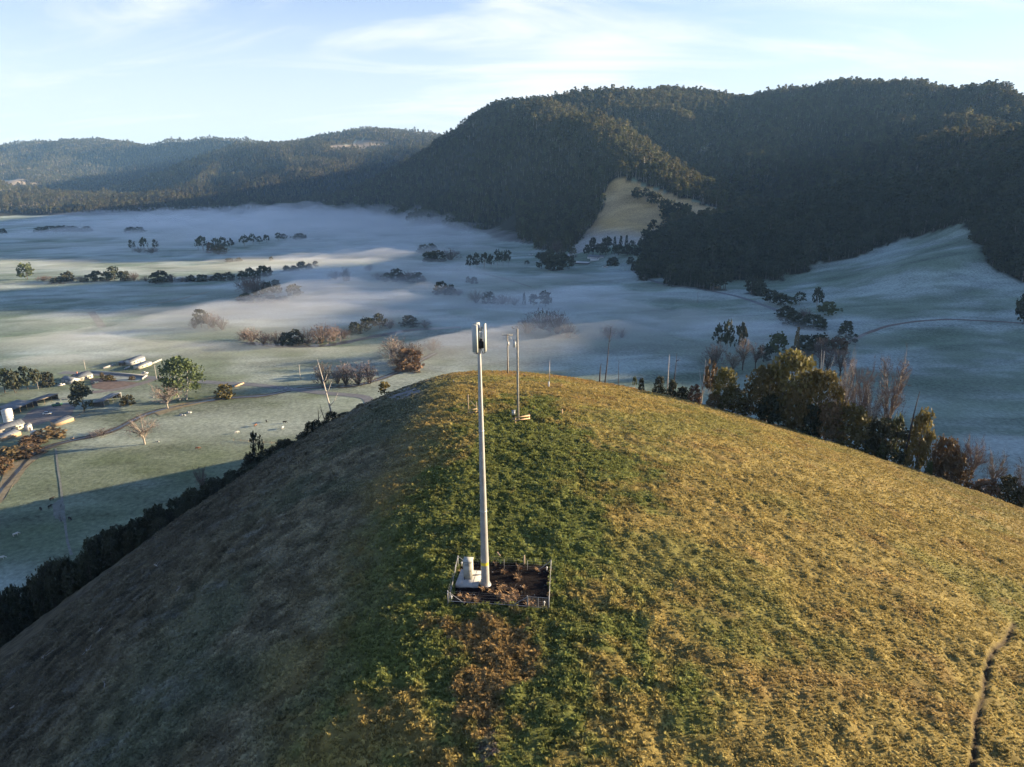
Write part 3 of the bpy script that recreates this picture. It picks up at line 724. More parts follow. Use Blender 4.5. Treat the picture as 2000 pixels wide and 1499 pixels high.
# --- cell tower
TB = gnd(948, 1141)
TTOP = row_z(TB.x, TB.y, 633)
def cell_tower():
    z0 = TB.z - 0.15; Ht = TTOP - z0
    t = thing('cell_tower', 'tall tapered galvanised steel monopole with panel antennas at its top', 'cell tower', (TB.x, TB.y, z0))
    mb = MB(); n = 9
    mb.tube([(0, 0, Ht * i / n * 0.93) for i in range(n + 1)], [0.40 - 0.26 * (i / n) for i in range(n + 1)], 24)
    part('pole', mb, GALV, t, True)
    mb = MB(); mb.tube([(0, 0, 0.05), (0, 0, 0.17)], 0.54, 24, cap=True); fl = part('base_flange', mb, GALV, t)
    for k in range(12):
        a = k * math.pi / 6; b = MB(); b.tube([(math.cos(a) * .47, math.sin(a) * .47, .1), (math.cos(a) * .47, math.sin(a) * .47, .27)], .03, 6, cap=True); part('bolt', b, GALV, fl)
    for k in (1, 2):
        mb = MB(); zz_ = Ht * 0.31 * k; r = 0.40 - 0.26 * (zz_ / (Ht * .93)); mb.tube([(0, 0, zz_ - .06), (0, 0, zz_ + .06)], r + 0.018, 24, cap=True); part('splice_collar', mb, GALV, t)
    sg = MB()
    for a0 in range(8):
        a = math.radians(-150 + a0 * 15); b = math.radians(-150 + (a0 + 1) * 15); i = sg.add((math.cos(a) * .41, math.sin(a) * .41, 2.3), (math.cos(b) * .41, math.sin(b) * .41, 2.3), (math.cos(b) * .41, math.sin(b) * .41, 2.62), (math.cos(a) * .41, math.sin(a) * .41, 2.62)); sg.quad(i, i + 1, i + 2, i + 3)
    part('warning_sign', sg, YELLOW, t)
    pz0, pz1 = Ht - 2.35, Ht
    for zz_ in (pz0 + .35, pz1 - .35):
        mb = MB(); P = [Vector((math.cos(a), math.sin(a), 0)) * 0.36 + Vector((0, 0, zz_)) for a in (math.radians(-120), math.radians(0), math.radians(120))]
        for p, q in zip(P, P[1:] + P[:1]): mb.bar(p, q, .06)
        for p in P: mb.bar((0, 0, zz_), p, .06)
        part('mount_frame', mb, GALV, t)
    mb = MB(); mb.tube([(0, 0, Ht * .92), (0, 0, pz1 - .05)], .09, 12, cap=True); part('headframe_post', mb, GALV, t)
    for a in (math.radians(-128), math.radians(-8), math.radians(112)):
        d = Vector((math.cos(a), math.sin(a), 0)); R3 = Matrix.Rotation(a, 3, 'Z'); c = d * 0.52
        mb = MB()
        # rounded radome: octagonal section
        sec = [(-.07, -.27), (.03, -.27), (.10, -.20), (.12, 0), (.10, .20), (.03, .27), (-.07, .27)]
        r0 = mb.add(*[R3 @ Vector((x, y, pz0)) + c for x, y in sec]); r1 = mb.add(*[R3 @ Vector((x, y, pz1)) + c for x, y in sec]); m_ = len(sec)
        for j in range(m_): mb.quad(r0 + j, r0 + (j + 1) % m_, r1 + (j + 1) % m_, r1 + j)
        for j in range(1, m_ - 1): mb.tri(r1, r1 + j, r1 + j + 1); mb.tri(r0, r0 + j + 1, r0 + j)
        pa = part('antenna_panel', mb, PANEL, t)
        for zz_ in (pz0 + .35, pz1 - .35):
            mb = MB(); mb.bar(d * .34 + Vector((0, 0, zz_)), d * .46 + Vector((0, 0, zz_)), .10, .07); part('bracket', mb, GALV, pa)
        mb = MB()
        for s in (-.15, -.05, .05, .15):
            e = R3 @ Vector((0, s, 0)); mb.tube([c + e + Vector((0, 0, pz0 + .02)), c + e + Vector((0, 0, pz0 - .12)), c * .6 + e * .5 + Vector((0, 0, pz0 - .2)), c * .28 + Vector((0, 0, pz0 + .3))], .018, 5)
        part('jumper_cable', mb, BLACK, pa)
    for a, zz_, sz, m_ in ((-60, pz0 + 1.42, (.16, .30, .5), RADIO), (-50, pz0 + 2.0, (.14, .2, .38), RADIO), (-62, pz0 + .62, (.2, .34, .62), BLACK), (-20, pz0 + .55, (.18, .3, .55), BLACK), (60, pz0 + .7, (.18, .32, .6), BLACK), (180, pz0 + .75, (.2, .34, .8), BLACK)):
        d = Vector((math.cos(math.radians(a)), math.sin(math.radians(a)), 0)); rr = .30 if a != 180 else .42
        mb = MB(); mb.box(d * rr + Vector((0, 0, zz_)), sz, rot=Matrix.Rotation(math.radians(a), 3, 'Z'))
        for k in range(4): mb.box(d * (rr + sz[0] / 2 + .012) + Vector((0, 0, zz_ - sz[2] * .36 + k * sz[2] * .24)), (.02, sz[1] * .9, .02), rot=Matrix.Rotation(math.radians(a), 3, 'Z'))
        part('remote_radio', mb, m_, t, label='white remote radio unit' if m_ is RADIO else 'dark remote radio unit')
    return t
cell_tower()

# --- slab, cabinet
def quad_pts(pxs): return [gnd(*p) for p in pxs]
SL = quad_pts([(892, 1146), (936, 1147), (937, 1117), (902, 1117)])
SC = sum(SL, Vector()) / 4; SZ = max(p.z for p in SL) + .04
ang = math.atan2(SL[1].y - SL[0].y, SL[1].x - SL[0].x)
slw, sld = (SL[1] - SL[0]).xy.length, (SL[3] - SL[0]).xy.length
t = thing('concrete_slab', 'pale concrete slab under the equipment cabinet beside the tower', 'slab', (SC.x, SC.y, SZ - .3), ang)
mb = MB(); mb.box((0, 0, .15), (slw, sld, .5)); part('slab', mb, CONC, t)
mb = MB()
for k in (-1, 1): mb.box((k * slw * .25, 0, .404), (.02, sld * .98, .008))
part('joint', mb, mat('joint_dark', (.25, .24, .23)), t)
zs = SZ - .3 + .40
cb = gnd(916, 1135); t = thing('equipment_cabinet', 'upright pale beige equipment cabinet standing on the concrete slab', 'cabinet', (cb.x - .05, cb.y + .35, zs), ang)
mb = MB(); mb.box((0, 0, .97), (.82, .78, 1.75)); part('body', mb, CABINET, t)
mb = MB(); mb.box((0, 0, .05), (.74, .70, .10)); part('plinth', mb, GALVP, t)
mb = MB(); mb.box((0, 0, 1.885), (.92, .90, .08)); part('roof', mb, CABINET, t)
mb = MB(); mb.box((0, -.402, .95), (.74, .022, 1.6)); dr = part('door', mb, CABINET, t)
mb = MB(); mb.box((.28, -.425, .95), (.03, .03, .2)); part('handle', mb, BLACK, dr)
mb = MB()
for k in range(6): mb.box((0, -.418, 1.45 + k * .04), (.5, .014, .018))
part('vent', mb, GALVP, dr)
mb = MB(); mb.tube([(-.30, -.46, .0), (-.30, -.46, .22), (-.30, -.40, .28)], .035, 6); part('conduit', mb, BLACK, t)
mb = MB(); mb.bar((.41, -.1, .3), (1.35, .15, .3), .16, .05); part('cable_tray', mb, GALVP, t)

# --- compound fence
FC = [gnd(*p) for p in [(875, 1177), (1072, 1190), (1076, 1116), (895, 1107)]]
def fence_compound():
    t = thing('compound_fence', 'galvanised pipe and wire fence around the tower compound', 'fence', FC[0])
    o = FC[0]; hh = 1.25
    for i, p in enumerate(FC):
        mb = MB(); q = p - o; mb.tube([q + Vector((0, 0, -.4)), q + Vector((0, 0, hh))], .045, 8, cap=True); part('post', mb, GALVP, t)
    def brace(a, b, f):
        p = FC[a] - o + Vector((0, 0, hh - .1)); q = FC[a].lerp(FC[b], f) - o; q.z = HB(q.x + o.x, q.y + o.y) - o.z + .08
        mb = MB(); mb.tube([p, q], .034, 6); part('brace', mb, GALVP, t)
    brace(0, 1, .17); brace(3, 2, .16); brace(3, 0, .93); brace(2, 3, .14); brace(1, 2, .5)
    G = .79 
    gp = FC[0].lerp(FC[1], G)
    mb = MB(); a = FC[0] - o + Vector((0, 0, .16)); b = gp - o + Vector((0, 0, .16)); mb.tube([a, b], .035, 6); part('rail', mb, GALVP, t)
    mb = MB(); q = gp - o; mb.tube([q + Vector((0, 0, -.4)), q + Vector((0, 0, hh))], .045, 8, cap=True); part('post', mb, GALVP, t)
    p = gp - o + Vector((0, 0, hh - .15)); q = FC[0].lerp(FC[1], G - .14) - o; q.z = HB(q.x + o.x, q.y + o.y) - o.z + .08
    mb = MB(); mb.tube([p, q], .034, 6); part('brace', mb, GALVP, t)
    for a, b in ((0, 3), (3, 2), (2, 1)):
        n = 4
        for k in range(1, n):
            q = FC[a].lerp(FC[b], k / n); q.z = HB(q.x, q.y); q = q - o
            mb = MB(); mb.tube([q + Vector((0, 0, -.3)), q + Vector((0, 0, 1.1))], .018, 5, cap=True); part('star_post', mb, GALVP, t)
    for a, b in ((FC[0], FC[3]), (FC[3], FC[2]), (FC[2], FC[1]), (FC[0], gp)):
        for zz_ in (.4, .7, 1.0, 1.2):
            mb = MB(); mb.tube([a - o + Vector((0, 0, zz_)), b - o + Vector((0, 0, zz_))], .006, 3); part('wire', mb, GALVP, t)
    g0, g1 = gp.lerp(FC[1], .02), gp.lerp(FC[1], .98); d = (g1 - g0); d.z = 0
    g = thing('compound_gate', 'double galvanised pipe gate at the near right of the compound', 'gate', g0, math.atan2(d.y, d.x)); Lg = d.length
    for k, (a, b) in enumerate(((.03, Lg * .49), (Lg * .51, Lg - .03))):
        mb = MB()
        for p, q in (((a, 0, .12), (b, 0, .12)), ((a, 0, 1.15), (b, 0, 1.15)), ((a, 0, .12), (a, 0, 1.15)), ((b, 0, .12), (b, 0, 1.15))): mb.tube([p, q], .026, 6)
        fr = part('gate_frame', mb, GALVP, g)
        mb = MB()
        for j in range(1, 5): mb.tube([(a, 0, .12 + j * .206), (b, 0, .12 + j * .206)], .005, 3)
        for j in range(1, 7): x_ = a + (b - a) * j / 7; mb.tube([(x_, 0, .12), (x_, 0, 1.15)], .005, 3)
        part('mesh_infill', mb, GALVP, fr)
fence_compound()
for (px_, py_), w in (((902, 1104.5), 'back left'), ((1068, 1114), 'back right'), ((882, 1171), 'front left'), ((1063, 1182), 'front right')):
    p = gnd(px_, py_); t = thing('marker_peg', 'small white capped marker peg inside the %s corner of the compound' % w, 'peg', p, group='white pegs in the compound corners')
    mb = MB(); mb.tube([(0, 0, -.1), (0, 0, .25)], .04, 8, cap=True); part('stake', mb, WHITEP, t)
    mb = MB(); mb.tube([(0, 0, .25), (0, 0, .36)], [.09, .075], 10, cap=True); part('cap', mb, WHITEP, t)
def plank(name, label, cat, a, b, w, h, m, lift=0.05):
    t = thing(name, label, cat, a); mb = MB(); q = b - a; mb.bar(Vector((0, 0, lift)), q + Vector((0, 0, lift)), w, h); part('plank', mb, m, t)
plank('loose_plank', 'pale loose plank lying in the grass behind the tower base', 'plank', gnd(958, 1092), gnd(975, 1090), .16, .07, TIMBER, .15)
plank('offcut_board', 'short yellowish board tilted in the grass behind the tower', 'board', gnd(971, 1083), gnd(977, 1090), .12, .05, RAWT, .25)
p = gnd(1024, 1102); t = thing('stub_post', 'short weathered timber post behind the compound fence', 'post', p); mb = MB(); mb.tube([(0, 0, -.3), (0, 0, .95)], [.09, .08], 8, cap=True); part('post', mb, TIMBER, t)

# --- weeds and stones on the compound soil
def straw_patch():
    mb = MB(); R = random.Random(9)
    Z = [(1060, 850, 40, 110), (1090, 870, 20, 50), (1010, 700, 30, 60), (1190, 780, 30, 60), (1230, 560, 25, 45), (1240, 420, 18, 30), (540, 850, 40, 50), (650, 870, 20, 24), (740, 700, 22, 40), (850, 745, 22, 30), (1390, 920, 26, 60), (430, 820, 18, 24), (1030, 480, 14, 18), (1500, 450, 10, 20), (1700, 470, 14, 26), (1690, 620, 14, 40), (1680, 800, 14, 40), (920, 350, 14, 30), (1180, 830, 24, 40), (1140, 900, 24, 30), (1320, 700, 8, 14), (950, 800, 20, 20), (430, 470, 12, 14)]
    for zx, zy, n, s in Z:
        for _ in range(n * 3):
            g_ = gnd(840 + (zx + R.gauss(0, s * .55)) / 7.143, 1050 + (zy + R.gauss(0, s * .45)) / 7.143)
            a = R.random() * 6.283; ln = R.uniform(.15, .42); d = Vector((math.cos(a) * ln * .6, math.sin(a) * ln * .6, ln)); sd = Vector((-math.sin(a), math.cos(a), 0)) * R.uniform(.03, .06)
            g_.z -= .14
            i = mb.add(g_ - sd, g_ + sd, g_ + d * .6 + sd, g_ + d * .6 - sd, g_ + d + Vector((math.cos(a), math.sin(a), -.6)) * .12); mb.quad(i, i + 1, i + 2, i + 3); mb.tri(i + 3, i + 2, i + 4)
    o = stuff(link('dry_weeds', mb.mesh('dry_weeds', STRAW))); o['label'] = 'dry straw coloured weeds on the dark soil of the compound'; o['category'] = 'weeds'
    mb = MB()
    for _ in range(26):
        g_ = gnd(R.uniform(890, 1068), R.uniform(1112, 1180)); r = R.uniform(.03, .09); g_.z -= .1
        i = mb.add(*[g_ + Vector((R.uniform(.6, 1) * r * math.cos(a), R.uniform(.6, 1) * r * math.sin(a), R.uniform(-.2, .3) * r)) for a in (0, 1.3, 2.5, 3.8, 5)], g_ + Vector((0, 0, r)))
        for j in range(5): mb.tri(i + j, i + (j + 1) % 5, i + 5)
    o = stuff(link('loose_stones', mb.mesh('loose_stones', CONC))); o['label'] = 'small pale stones scattered on the compound soil'; o['category'] = 'stones'
straw_patch()

# --- poles on the ridge
def tall(px_, base_py, top_py):
    p = gnd(px_, base_py); return p, row_z(p.x, p.y, top_py) - p.z
p, h = tall(1012, 818, 643)
t = thing('power_pole', 'tall grey timber power pole carrying a pale transformer box', 'power pole', p)
mb = MB(); mb.tube([(0, 0, -.6), (0, 0, h * .5), (0, 0, h)], [.23, .19, .15], 12, cap=True); part('pole', mb, GREYT, t, True)
mb = MB(); mb.box((-.48, 0, h - 2.6), (.5, .46, 1.0)); tf = part('transformer', mb, RADIO, t)
for s in (-.12, .12): mb = MB(); mb.tube([(-.48 + s, 0, h - 2.1), (-.48 + s, 0, h - 1.8)], .05, 8, cap=True); part('bushing', mb, CERAM, tf)
mb = MB(); mb.bar((-.1, 0, h - 2.6), (-.28, 0, h - 2.6), .12, .3); part('bracket', mb, GALVP, tf)
mb = MB(); mb.bar((.0, 0, h - .12), (-.85, 0, h + .18), .09); ar = part('raked_arm', mb, GALVP, t)
mb = MB(); mb.tube([(-.85, 0, h + .2), (-.85, 0, h + .42)], [.07, .05], 8, cap=True); part('insulator', mb, CERAM, ar)
mb = MB(); mb.tube([(.2, -.05, 0), (.19, -.05, h * .7)], .025, 5); part('cable_conduit', mb, BLACK, t)
b = gnd(1003, 812); t = thing('meter_box', 'pale grey meter box at the foot of the tall power pole', 'box', b); mb = MB(); mb.box((0, 0, .5), (.6, .45, .8)); part('body', mb, RADIO, t); mb = MB(); mb.box((0, 0, .93), (.68, .53, .06)); part('lid', mb, GALVP, t); mb = MB(); mb.box((0, 0, .04), (.5, .4, .18)); part('plinth', mb, CONC, t)
def rail_frame(label, A, B, hh, rails, group=None, back=0.0):
    t = thing('timber_barrier', label, 'barrier', A, math.atan2(B.y - A.y, B.x - A.x)); Ln = (B - A).xy.length; dz = B.z - A.z
    for x_, z_ in ((0, 0), (Ln, dz)):
        mb = MB(); mb.box((x_, 0, z_ + hh / 2 - .15), (.14, .14, hh + .3)); part('post', mb, RAWT, t)
    for f in rails:
        mb = MB(); mb.bar((-.1, -.1, hh * f), (Ln + .1, -.1, dz + hh * f), .06, .2); part('rail', mb, RAWT, t)
    if back:
        for x_ in (0, Ln):
            mb = MB(); mb.bar((x_, 0, hh * .85), (x_, back, .05), .08, .12); part('stay', mb, RAWT, t)
A, B = gnd(1006.5, 824), gnd(1033.5, 820)
rail_frame('low raw timber rail barrier in front of the tall power pole', A, B, .85, (.3, .9), back=1.2)
A, B = gnd(915, 808), gnd(931, 806)
t = thing('braced_timber_posts', 'grey timber frame with a diagonal stay left of the tower', 'frame', A, math.atan2(B.y - A.y, B.x - A.x)); Ln = (B - A).xy.length
hp = row_z(A.x, A.y, 771) - A.z
mb = MB(); mb.tube([(0, 0, -.3), (0, 0, hp)], .1, 8, cap=True); part('post', mb, TIMBER, t)
mb = MB(); mb.tube([(Ln, 0, -.3), (Ln, 0, hp * .55)], .09, 8, cap=True); part('post', mb, TIMBER, t)
mb = MB(); mb.bar((.35, 0, hp * .68), (Ln, 0, hp * .25), .1); part('stay', mb, TIMBER, t)
for f in (.06, .2):
    mb = MB(); mb.bar((-.1, -.12, hp * f), (Ln + .1, -.12, hp * f), .06, .18); part('rail', mb, TIMBER, t)
p, h = tall(992, 729.5, 653)
t = thing('power_pole', 'power pole with a wide crossarm standing on the crest of the hill', 'power pole', p)
mb = MB(); mb.tube([(0, 0, -.6), (0, 0, h)], [.24, .17], 10, cap=True); part('pole', mb, GREYT, t, True)
mb = MB(); mb.box((0, -.2, h - .25), (2.9, .14, .18)); ca = part('crossarm', mb, GREYT, t)
for s in (-1.3, -.5, .5, 1.3):
    mb = MB(); mb.tube([(s, -.2, h - .15), (s, -.2, h + .12)], [.07, .09], 8, cap=True); part('insulator', mb, RADIO, ca)
for s in (-1, 1):
    mb = MB(); mb.bar((s * .9, -.18, h - .3), (0, -.18, h - 1.1), .05); part('arm_strut', mb, GALVP, t)
    mb = MB(); mb.tube([(s * 1.0, -.25, h - 1.45), (s * .95, -.25, h - .9)], .1, 8, cap=True); part('drop_fuse', mb, RADIO, t)
mb = MB(); mb.tube([(.15, -.5, h - 3.1), (.15, -.5, h - 2.1)], .32, 12, cap=True); tf = part('transformer', mb, RADIO, t)
for s in (-.12, .12): mb = MB(); mb.tube([(.15 + s, -.5, h - 2.1), (.15 + s, -.5, h - 1.85)], .05, 6, cap=True); part('bushing', mb, CERAM, tf)
p, h = tall(1073, 758, 705.7)
t = thing('vent_post', 'slim pale grey metal post with a box at its foot near the crest', 'post', p)
mb = MB(); mb.tube([(0, 0, -.3), (0, 0, h)], .09, 8, cap=True); part('pole', mb, GALVP, t)
mb = MB(); mb.box((-.16, -.1, .75), (.34, .3, 1.5)); part('box', mb, WHITEP, t)
for px_, b_, tp_, lab, m_ in ((1060, 724.5, 719, 'short pale post stub on the crest', CONC), (1096.7, 758.5, 752, 'small yellowish peg right of the slim metal post', RAWT), (1097.6, 812, 800, 'pale timber peg alone in the green grass right of the power pole', RAWT), (886, 748, 743.5, 'small white stump on the shaded left shoulder of the hill', DEADW)):
    p, h = tall(px_, b_, tp_); t = thing('marker_stake', lab, 'stake', p); mb = MB(); mb.tube([(0, 0, -.2), (0.03, 0, h)], [.11, .1], 8, cap=True); part('stake', mb, m_, t)
A = gnd(1030, 736); B = A + Vector((-1.1, 1.5, 0)); t = thing('leaning_board', 'reddish timber board lying over near the crest', 'board', A); mb = MB(); mb.bar((0, 0, .05), B - A + Vector((0, 0, .4)), .14); part('board', mb, RAWT, t)

# ------------------------------------------------------------------ trees: unit prototypes (1 high, 1 wide) shared by copies
def bare_crown(R, n, spread, tm_, tw, r0=0.012, base_z=0.02):
    for k in range(n):
        a = R.random() * 6.283; rr = (R.random() ** 0.6) * spread; z1 = R.uniform(.55, 1.0) * (1 - 0.35 * (rr / max(spread, .01)) ** 2)
        e = Vector((math.cos(a) * rr, math.sin(a) * rr, z1)); m_ = Vector((math.cos(a) * rr * .45, math.sin(a) * rr * .45, z1 * .5))
        tm_.tube([(math.cos(a) * .03, math.sin(a) * .03, base_z - .03), m_, e], [r0, r0 * .6, r0 * .2], 3)
        for j in range(7):
            s = m_.lerp(e, R.uniform(.0, 1)); d = Vector((R.gauss(0, .5) + math.cos(a) * .3, R.gauss(0, .5) + math.sin(a) * .3, R.uniform(.2, 1))).normalized() * R.uniform(.08, .2)
            sd = d.orthogonal().normalized() * 0.007; i = tw.add(s - sd, s + sd, s + d); tw.tri(i, i + 1, i + 2)
def make_proto(kind, seed):
    R = random.Random(seed * 131 + sum(map(ord, kind)))
    tm, cr = MB(), MB()
    if kind == 'round':
        tm, cr = gum(R, 1, .86, .22, 46, 8, .062, limbs=4, tn=5, flat=.8)
    elif kind == 'tallgum':
        tm, cr = gum(R, 1, .8, .42, 30, 8, .055, limbs=5, tn=5, flat=.8)
    elif kind == 'bush':
        tm, cr = gum(R, 1, .9, .02, 52, 9, .064, limbs=4, tn=4, flat=.85, low=True)
        for v in range(len(cr.v)): cr.v[v] = (cr.v[v][0], cr.v[v][1], max(cr.v[v][2], -.05))
    elif kind == 'bigbush':
        tm, cr = gum(R, 1, .92, .03, 110, 16, .034, limbs=8, tn=5, flat=.8, low=True)
    elif kind == 'biggum':
        tm, cr = gum(R, 1, 1.0, .2, 125, 18, .027, limbs=12, tn=7, flat=.6, trunks=2)
    elif kind == 'conifer':
        tm.tube([(0, 0, -.03), (0, 0, .97)], [.022, .004], 5)
        for k in range(14):
            z = .06 + .9 * k / 14; w = .46 * (1 - z) ** .8 + .03
            for j in range(14):
                a = R.random() * 6.283; q = Vector((math.cos(a) * w * R.uniform(.4, 1), math.sin(a) * w * R.uniform(.4, 1), z + R.uniform(-.03, .02))); cr.leaf(q, .055, R)
    elif kind == 'bareshrub':
        bare_crown(R, 46, .46, tm, cr, .010)
        for k in range(300):                                    # fine twigs filling a rounded outline
            a = R.random() * 6.283; ph = math.acos(R.uniform(0, 1)); rr = R.uniform(.45, 1.0)
            q = Vector((math.cos(a) * math.sin(ph) * .48 * rr, math.sin(a) * math.sin(ph) * .48 * rr, .04 + .92 * math.cos(ph) * rr)); d = Vector((q.x + R.gauss(0, .25), q.y + R.gauss(0, .25), R.uniform(.1, .8))).normalized() * R.uniform(.06, .14); sd = d.orthogonal().normalized() * R.uniform(.008, .016)
            i = cr.add(q - sd, q + sd, q + d); cr.tri(i, i + 1, i + 2)
    elif kind == 'baretree':
        tm.tube([(0, 0, -.03), (.01, .01, .22), (0, 0, .45)], [.03, .022, .014], 6)
        for k in range(15):
            a = k * 2.4 + R.random() * .5; s = Vector((0, 0, R.uniform(.12, .42))); e = Vector((math.cos(a) * R.uniform(.15, .42), math.sin(a) * R.uniform(.15, .42), R.uniform(.55, 1.0))); m_ = s.lerp(e, .5) + Vector((0, 0, .05))
            tm.tube([s, m_, e], [.014, .009, .003], 4)
            for j in range(9):
                b0 = s.lerp(m_, R.random()) if j < 3 else m_.lerp(e, R.random()); d = Vector((R.gauss(0, 1) + math.cos(a), R.gauss(0, 1) + math.sin(a), R.uniform(.3, 1.6))).normalized() * R.uniform(.1, .22); b1 = b0 + d
                tm.tube([b0, b1], [.005, .0015], 3)
                for q in range(9):
                    s2 = b0.lerp(b1, R.random()); d2 = (d.normalized() + Vector((R.gauss(0, .6), R.gauss(0, .6), R.gauss(0, .6)))).normalized() * R.uniform(.05, .13); sd = d2.orthogonal().normalized() * .0045; i = cr.add(s2 - sd, s2 + sd, s2 + d2); cr.tri(i, i + 1, i + 2)
        for k in range(260):
            a = R.random() * 6.283; ph = math.acos(R.uniform(-.35, 1)); rr = R.uniform(.55, 1.0)
            q = Vector((math.cos(a) * math.sin(ph) * .46 * rr, math.sin(a) * math.sin(ph) * .46 * rr, .5 + .5 * math.cos(ph) * rr)); d = Vector((q.x * 1.5 + R.gauss(0, .3), q.y * 1.5 + R.gauss(0, .3), R.uniform(0, .8))).normalized() * R.uniform(.05, .12); sd = d.orthogonal().normalized() * R.uniform(.004, .008)
            i = cr.add(q - sd, q + sd, q + d); cr.tri(i, i + 1, i + 2)
    return tm, cr
PROTO = {}
CROWN_NAME = {'round': 'crown', 'tallgum': 'crown', 'bush': 'foliage', 'bigbush': 'foliage', 'biggum': 'crown', 'conifer': 'crown', 'bareshrub': 'twigs', 'baretree': 'twigs'}
TRUNK_NAME = {'bush': 'stem', 'bigbush': 'stem', 'bareshrub': 'stem'}
def tree_at(p, h, w, kind, leaf, bark, name, label, cat, group=None, seed=None, lean=0.0):
    v = rnd.randrange(3) if seed is None else seed
    key = (kind, v, leaf.name, bark.name)
    t = thing(name, label, cat, (p.x, p.y, p.z), rnd.random() * 6.283, group, scale=(w, w, h))
    if lean: t.rotation_euler.y = lean
    if key not in PROTO:
        tm, cr = make_proto(kind, v)
        PROTO[key] = (tm.mesh(TRUNK_NAME.get(kind, 'trunk'), bark), cr.mesh(CROWN_NAME[kind], leaf))
    a, b = PROTO[key]
    link(TRUNK_NAME.get(kind, 'trunk'), a, t); link(CROWN_NAME[kind], b, t)
    return t
def px_tree(px_, top, base, wpx, kind, leaf, name, label, cat, group=None, bark=None, wk=1.0):
    wk *= {'bareshrub': 1.25, 'bush': 1.1}.get(kind, 1.0); p = gnd(px_, base); d = proj(p.x, p.y, p.z)[2]
    h = max(row_z(p.x, p.y, top) - p.z, 1.0); w = wpx * d / F_PX * wk
    return tree_at(p, h, w, kind, leaf, bark or DBARK, name, label, cat, group)
def crest_tree(px_, top, extra, wpx, kind, leaf, name, label, cat, group=None, bark=None, sink=0.0):
    p = crest_point(px_, extra); p.z -= sink
    d = proj(p.x, p.y, p.z)[2]; h = max(row_z(p.x, p.y, top) - p.z, .8)
    return tree_at(p, h, wpx * d / F_PX, kind, leaf, bark or DBARK, name, label, cat, group)

# --- the shaded shrub band down the left side of the hill
TOPS = [(-40, 1165), (0, 1150), (58, 1137), (72, 1115), (90, 1103), (147, 1073), (183, 1047), (228, 1015), (292, 993), (318, 973), (351, 961), (389, 943), (414, 920), (442, 915), (482, 885), (503, 868), (543, 857), (581, 838), (612, 817), (640, 802), (660, 795), (690, 785), (725, 778), (745, 772)]
tx, ty = zip(*TOPS)
for i, x_ in enumerate(np.arange(-30, 720, 14.5)):
    x_ = float(x_ + rnd.uniform(-5, 5)); top = float(np.interp(x_, tx, ty)) + rnd.uniform(4, 30)
    crest_tree(x_, top, rnd.uniform(3.5, 8), rnd.uniform(34, 52) * (0.55 + 0.45 * min(1, (760 - x_) / 300)), 'bigbush', DARK_LEAF, 'shrub', 'dark evergreen shrub in the shaded band along the left edge of the hill', 'shrub', 'shrub band down the left side of the hill', sink=.5)
for i, x_ in enumerate(np.arange(-20, 640, 34.0)):
    x_ = float(x_ + rnd.uniform(-7, 7)); top = float(np.interp(x_, tx, ty)) + rnd.uniform(24, 40)
    crest_tree(x_, top, rnd.uniform(-3, 1.5), rnd.uniform(26, 44) * (0.5 + 0.5 * min(1, (760 - x_) / 300)), 'bigbush', DARK_LEAF, 'shrub', 'dark evergreen shrub in the shaded band along the left edge of the hill', 'shrub', 'shrub band down the left side of the hill', sink=.4)
crest_tree(752, 746, 5, 27, 'round', GOLD_LEAF, 'small_tree', 'small round olive tree standing alone on the left crest of the hill', 'tree')
crest_tree(505, 845, 8, 30, 'tallgum', DARK_LEAF, 'sapling', 'thin sparse sapling rising above the shaded shrubs', 'tree')
crest_tree(400, 912, 8, 26, 'baretree', TWIG, 'bare_sapling', 'bare twiggy sapling above the shaded shrubs on the left', 'tree')

def snag(p, h, label, m, r=.2, forks=(), lean=(0, 0), name='dead_tree'):
    t = thing(name, label, 'dead tree', p); R = random.Random(int(h * 100)); mb = MB()
    L_ = Vector((lean[0], lean[1], 0)) * h
    pts = [Vector((0, 0, -.6)), L_ * .35 + Vector((R.uniform(-.1, .1), 0, h * .35)), L_ * .7 + Vector((R.uniform(-.15, .15), 0, h * .7)), L_ + Vector((0, 0, h))]
    mb.tube(pts, [r, r * .8, r * .55, r * .22], 7, cap=True); part('trunk', mb, m, t, True)
    for f, dx, dz in forks:
        k = f * 3; i = min(int(k), 2); s = pts[i].lerp(pts[i + 1], k - i) if i else Vector((0, 0, 0)).lerp(pts[1], k)
        e = s + Vector((dx * h, R.uniform(-.05, .05) * h, dz * h)); b = MB(); mid = s.lerp(e, .5) + Vector((0, 0, -.03 * h * (1 if dz > .1 else 0)))
        b.tube([s, mid, e], [r * .5, r * .32, r * .1], 5, cap=True); part('branch', b, m, t, True)
    return t
def crest_snag(px_, top, extra, label, m, **k):
    p = crest_point(px_, extra); return snag(p, row_z(p.x, p.y, top) - p.z, label, m, **k)
crest_snag(652, 702, 8, 'bleached dead trunk with a few limbs behind the left shrubs', DEADW, r=.28, lean=(-.16, 0), forks=((.45, .10, .18), (.62, .07, .12), (.25, .16, .22)))
crest_snag(624, 798, 6, 'short broken dark dead trunk among the left shrubs', CHAR, r=.18, lean=(.03, 0), forks=((.5, .15, .2),))
crest_snag(638, 790, 6, 'thin curved dark dead stem among the left shrubs', CHAR, r=.13, lean=(-.2, 0), forks=((.6, -.1, .25),))
crest_snag(1181, 638, 3, 'tallest slender dead trunk on the crest right of the poles', CHAR, r=.2, lean=(.08, 0), forks=((.7, .04, .06),))
crest_snag(1171, 710, 4, 'short charred stump left of the tallest slender dead trunk', CHAR, r=.28, lean=(.05, 0))
crest_snag(1207, 702, 4, 'thin dead pole like trunk right of the tallest slender trunk', CHAR, r=.12, forks=((.85, .05, .02),))
crest_snag(1302, 692, 5, 'bleached pale dead trunk beside the small dark bushes', DEADW, r=.2, lean=(.01, 0))
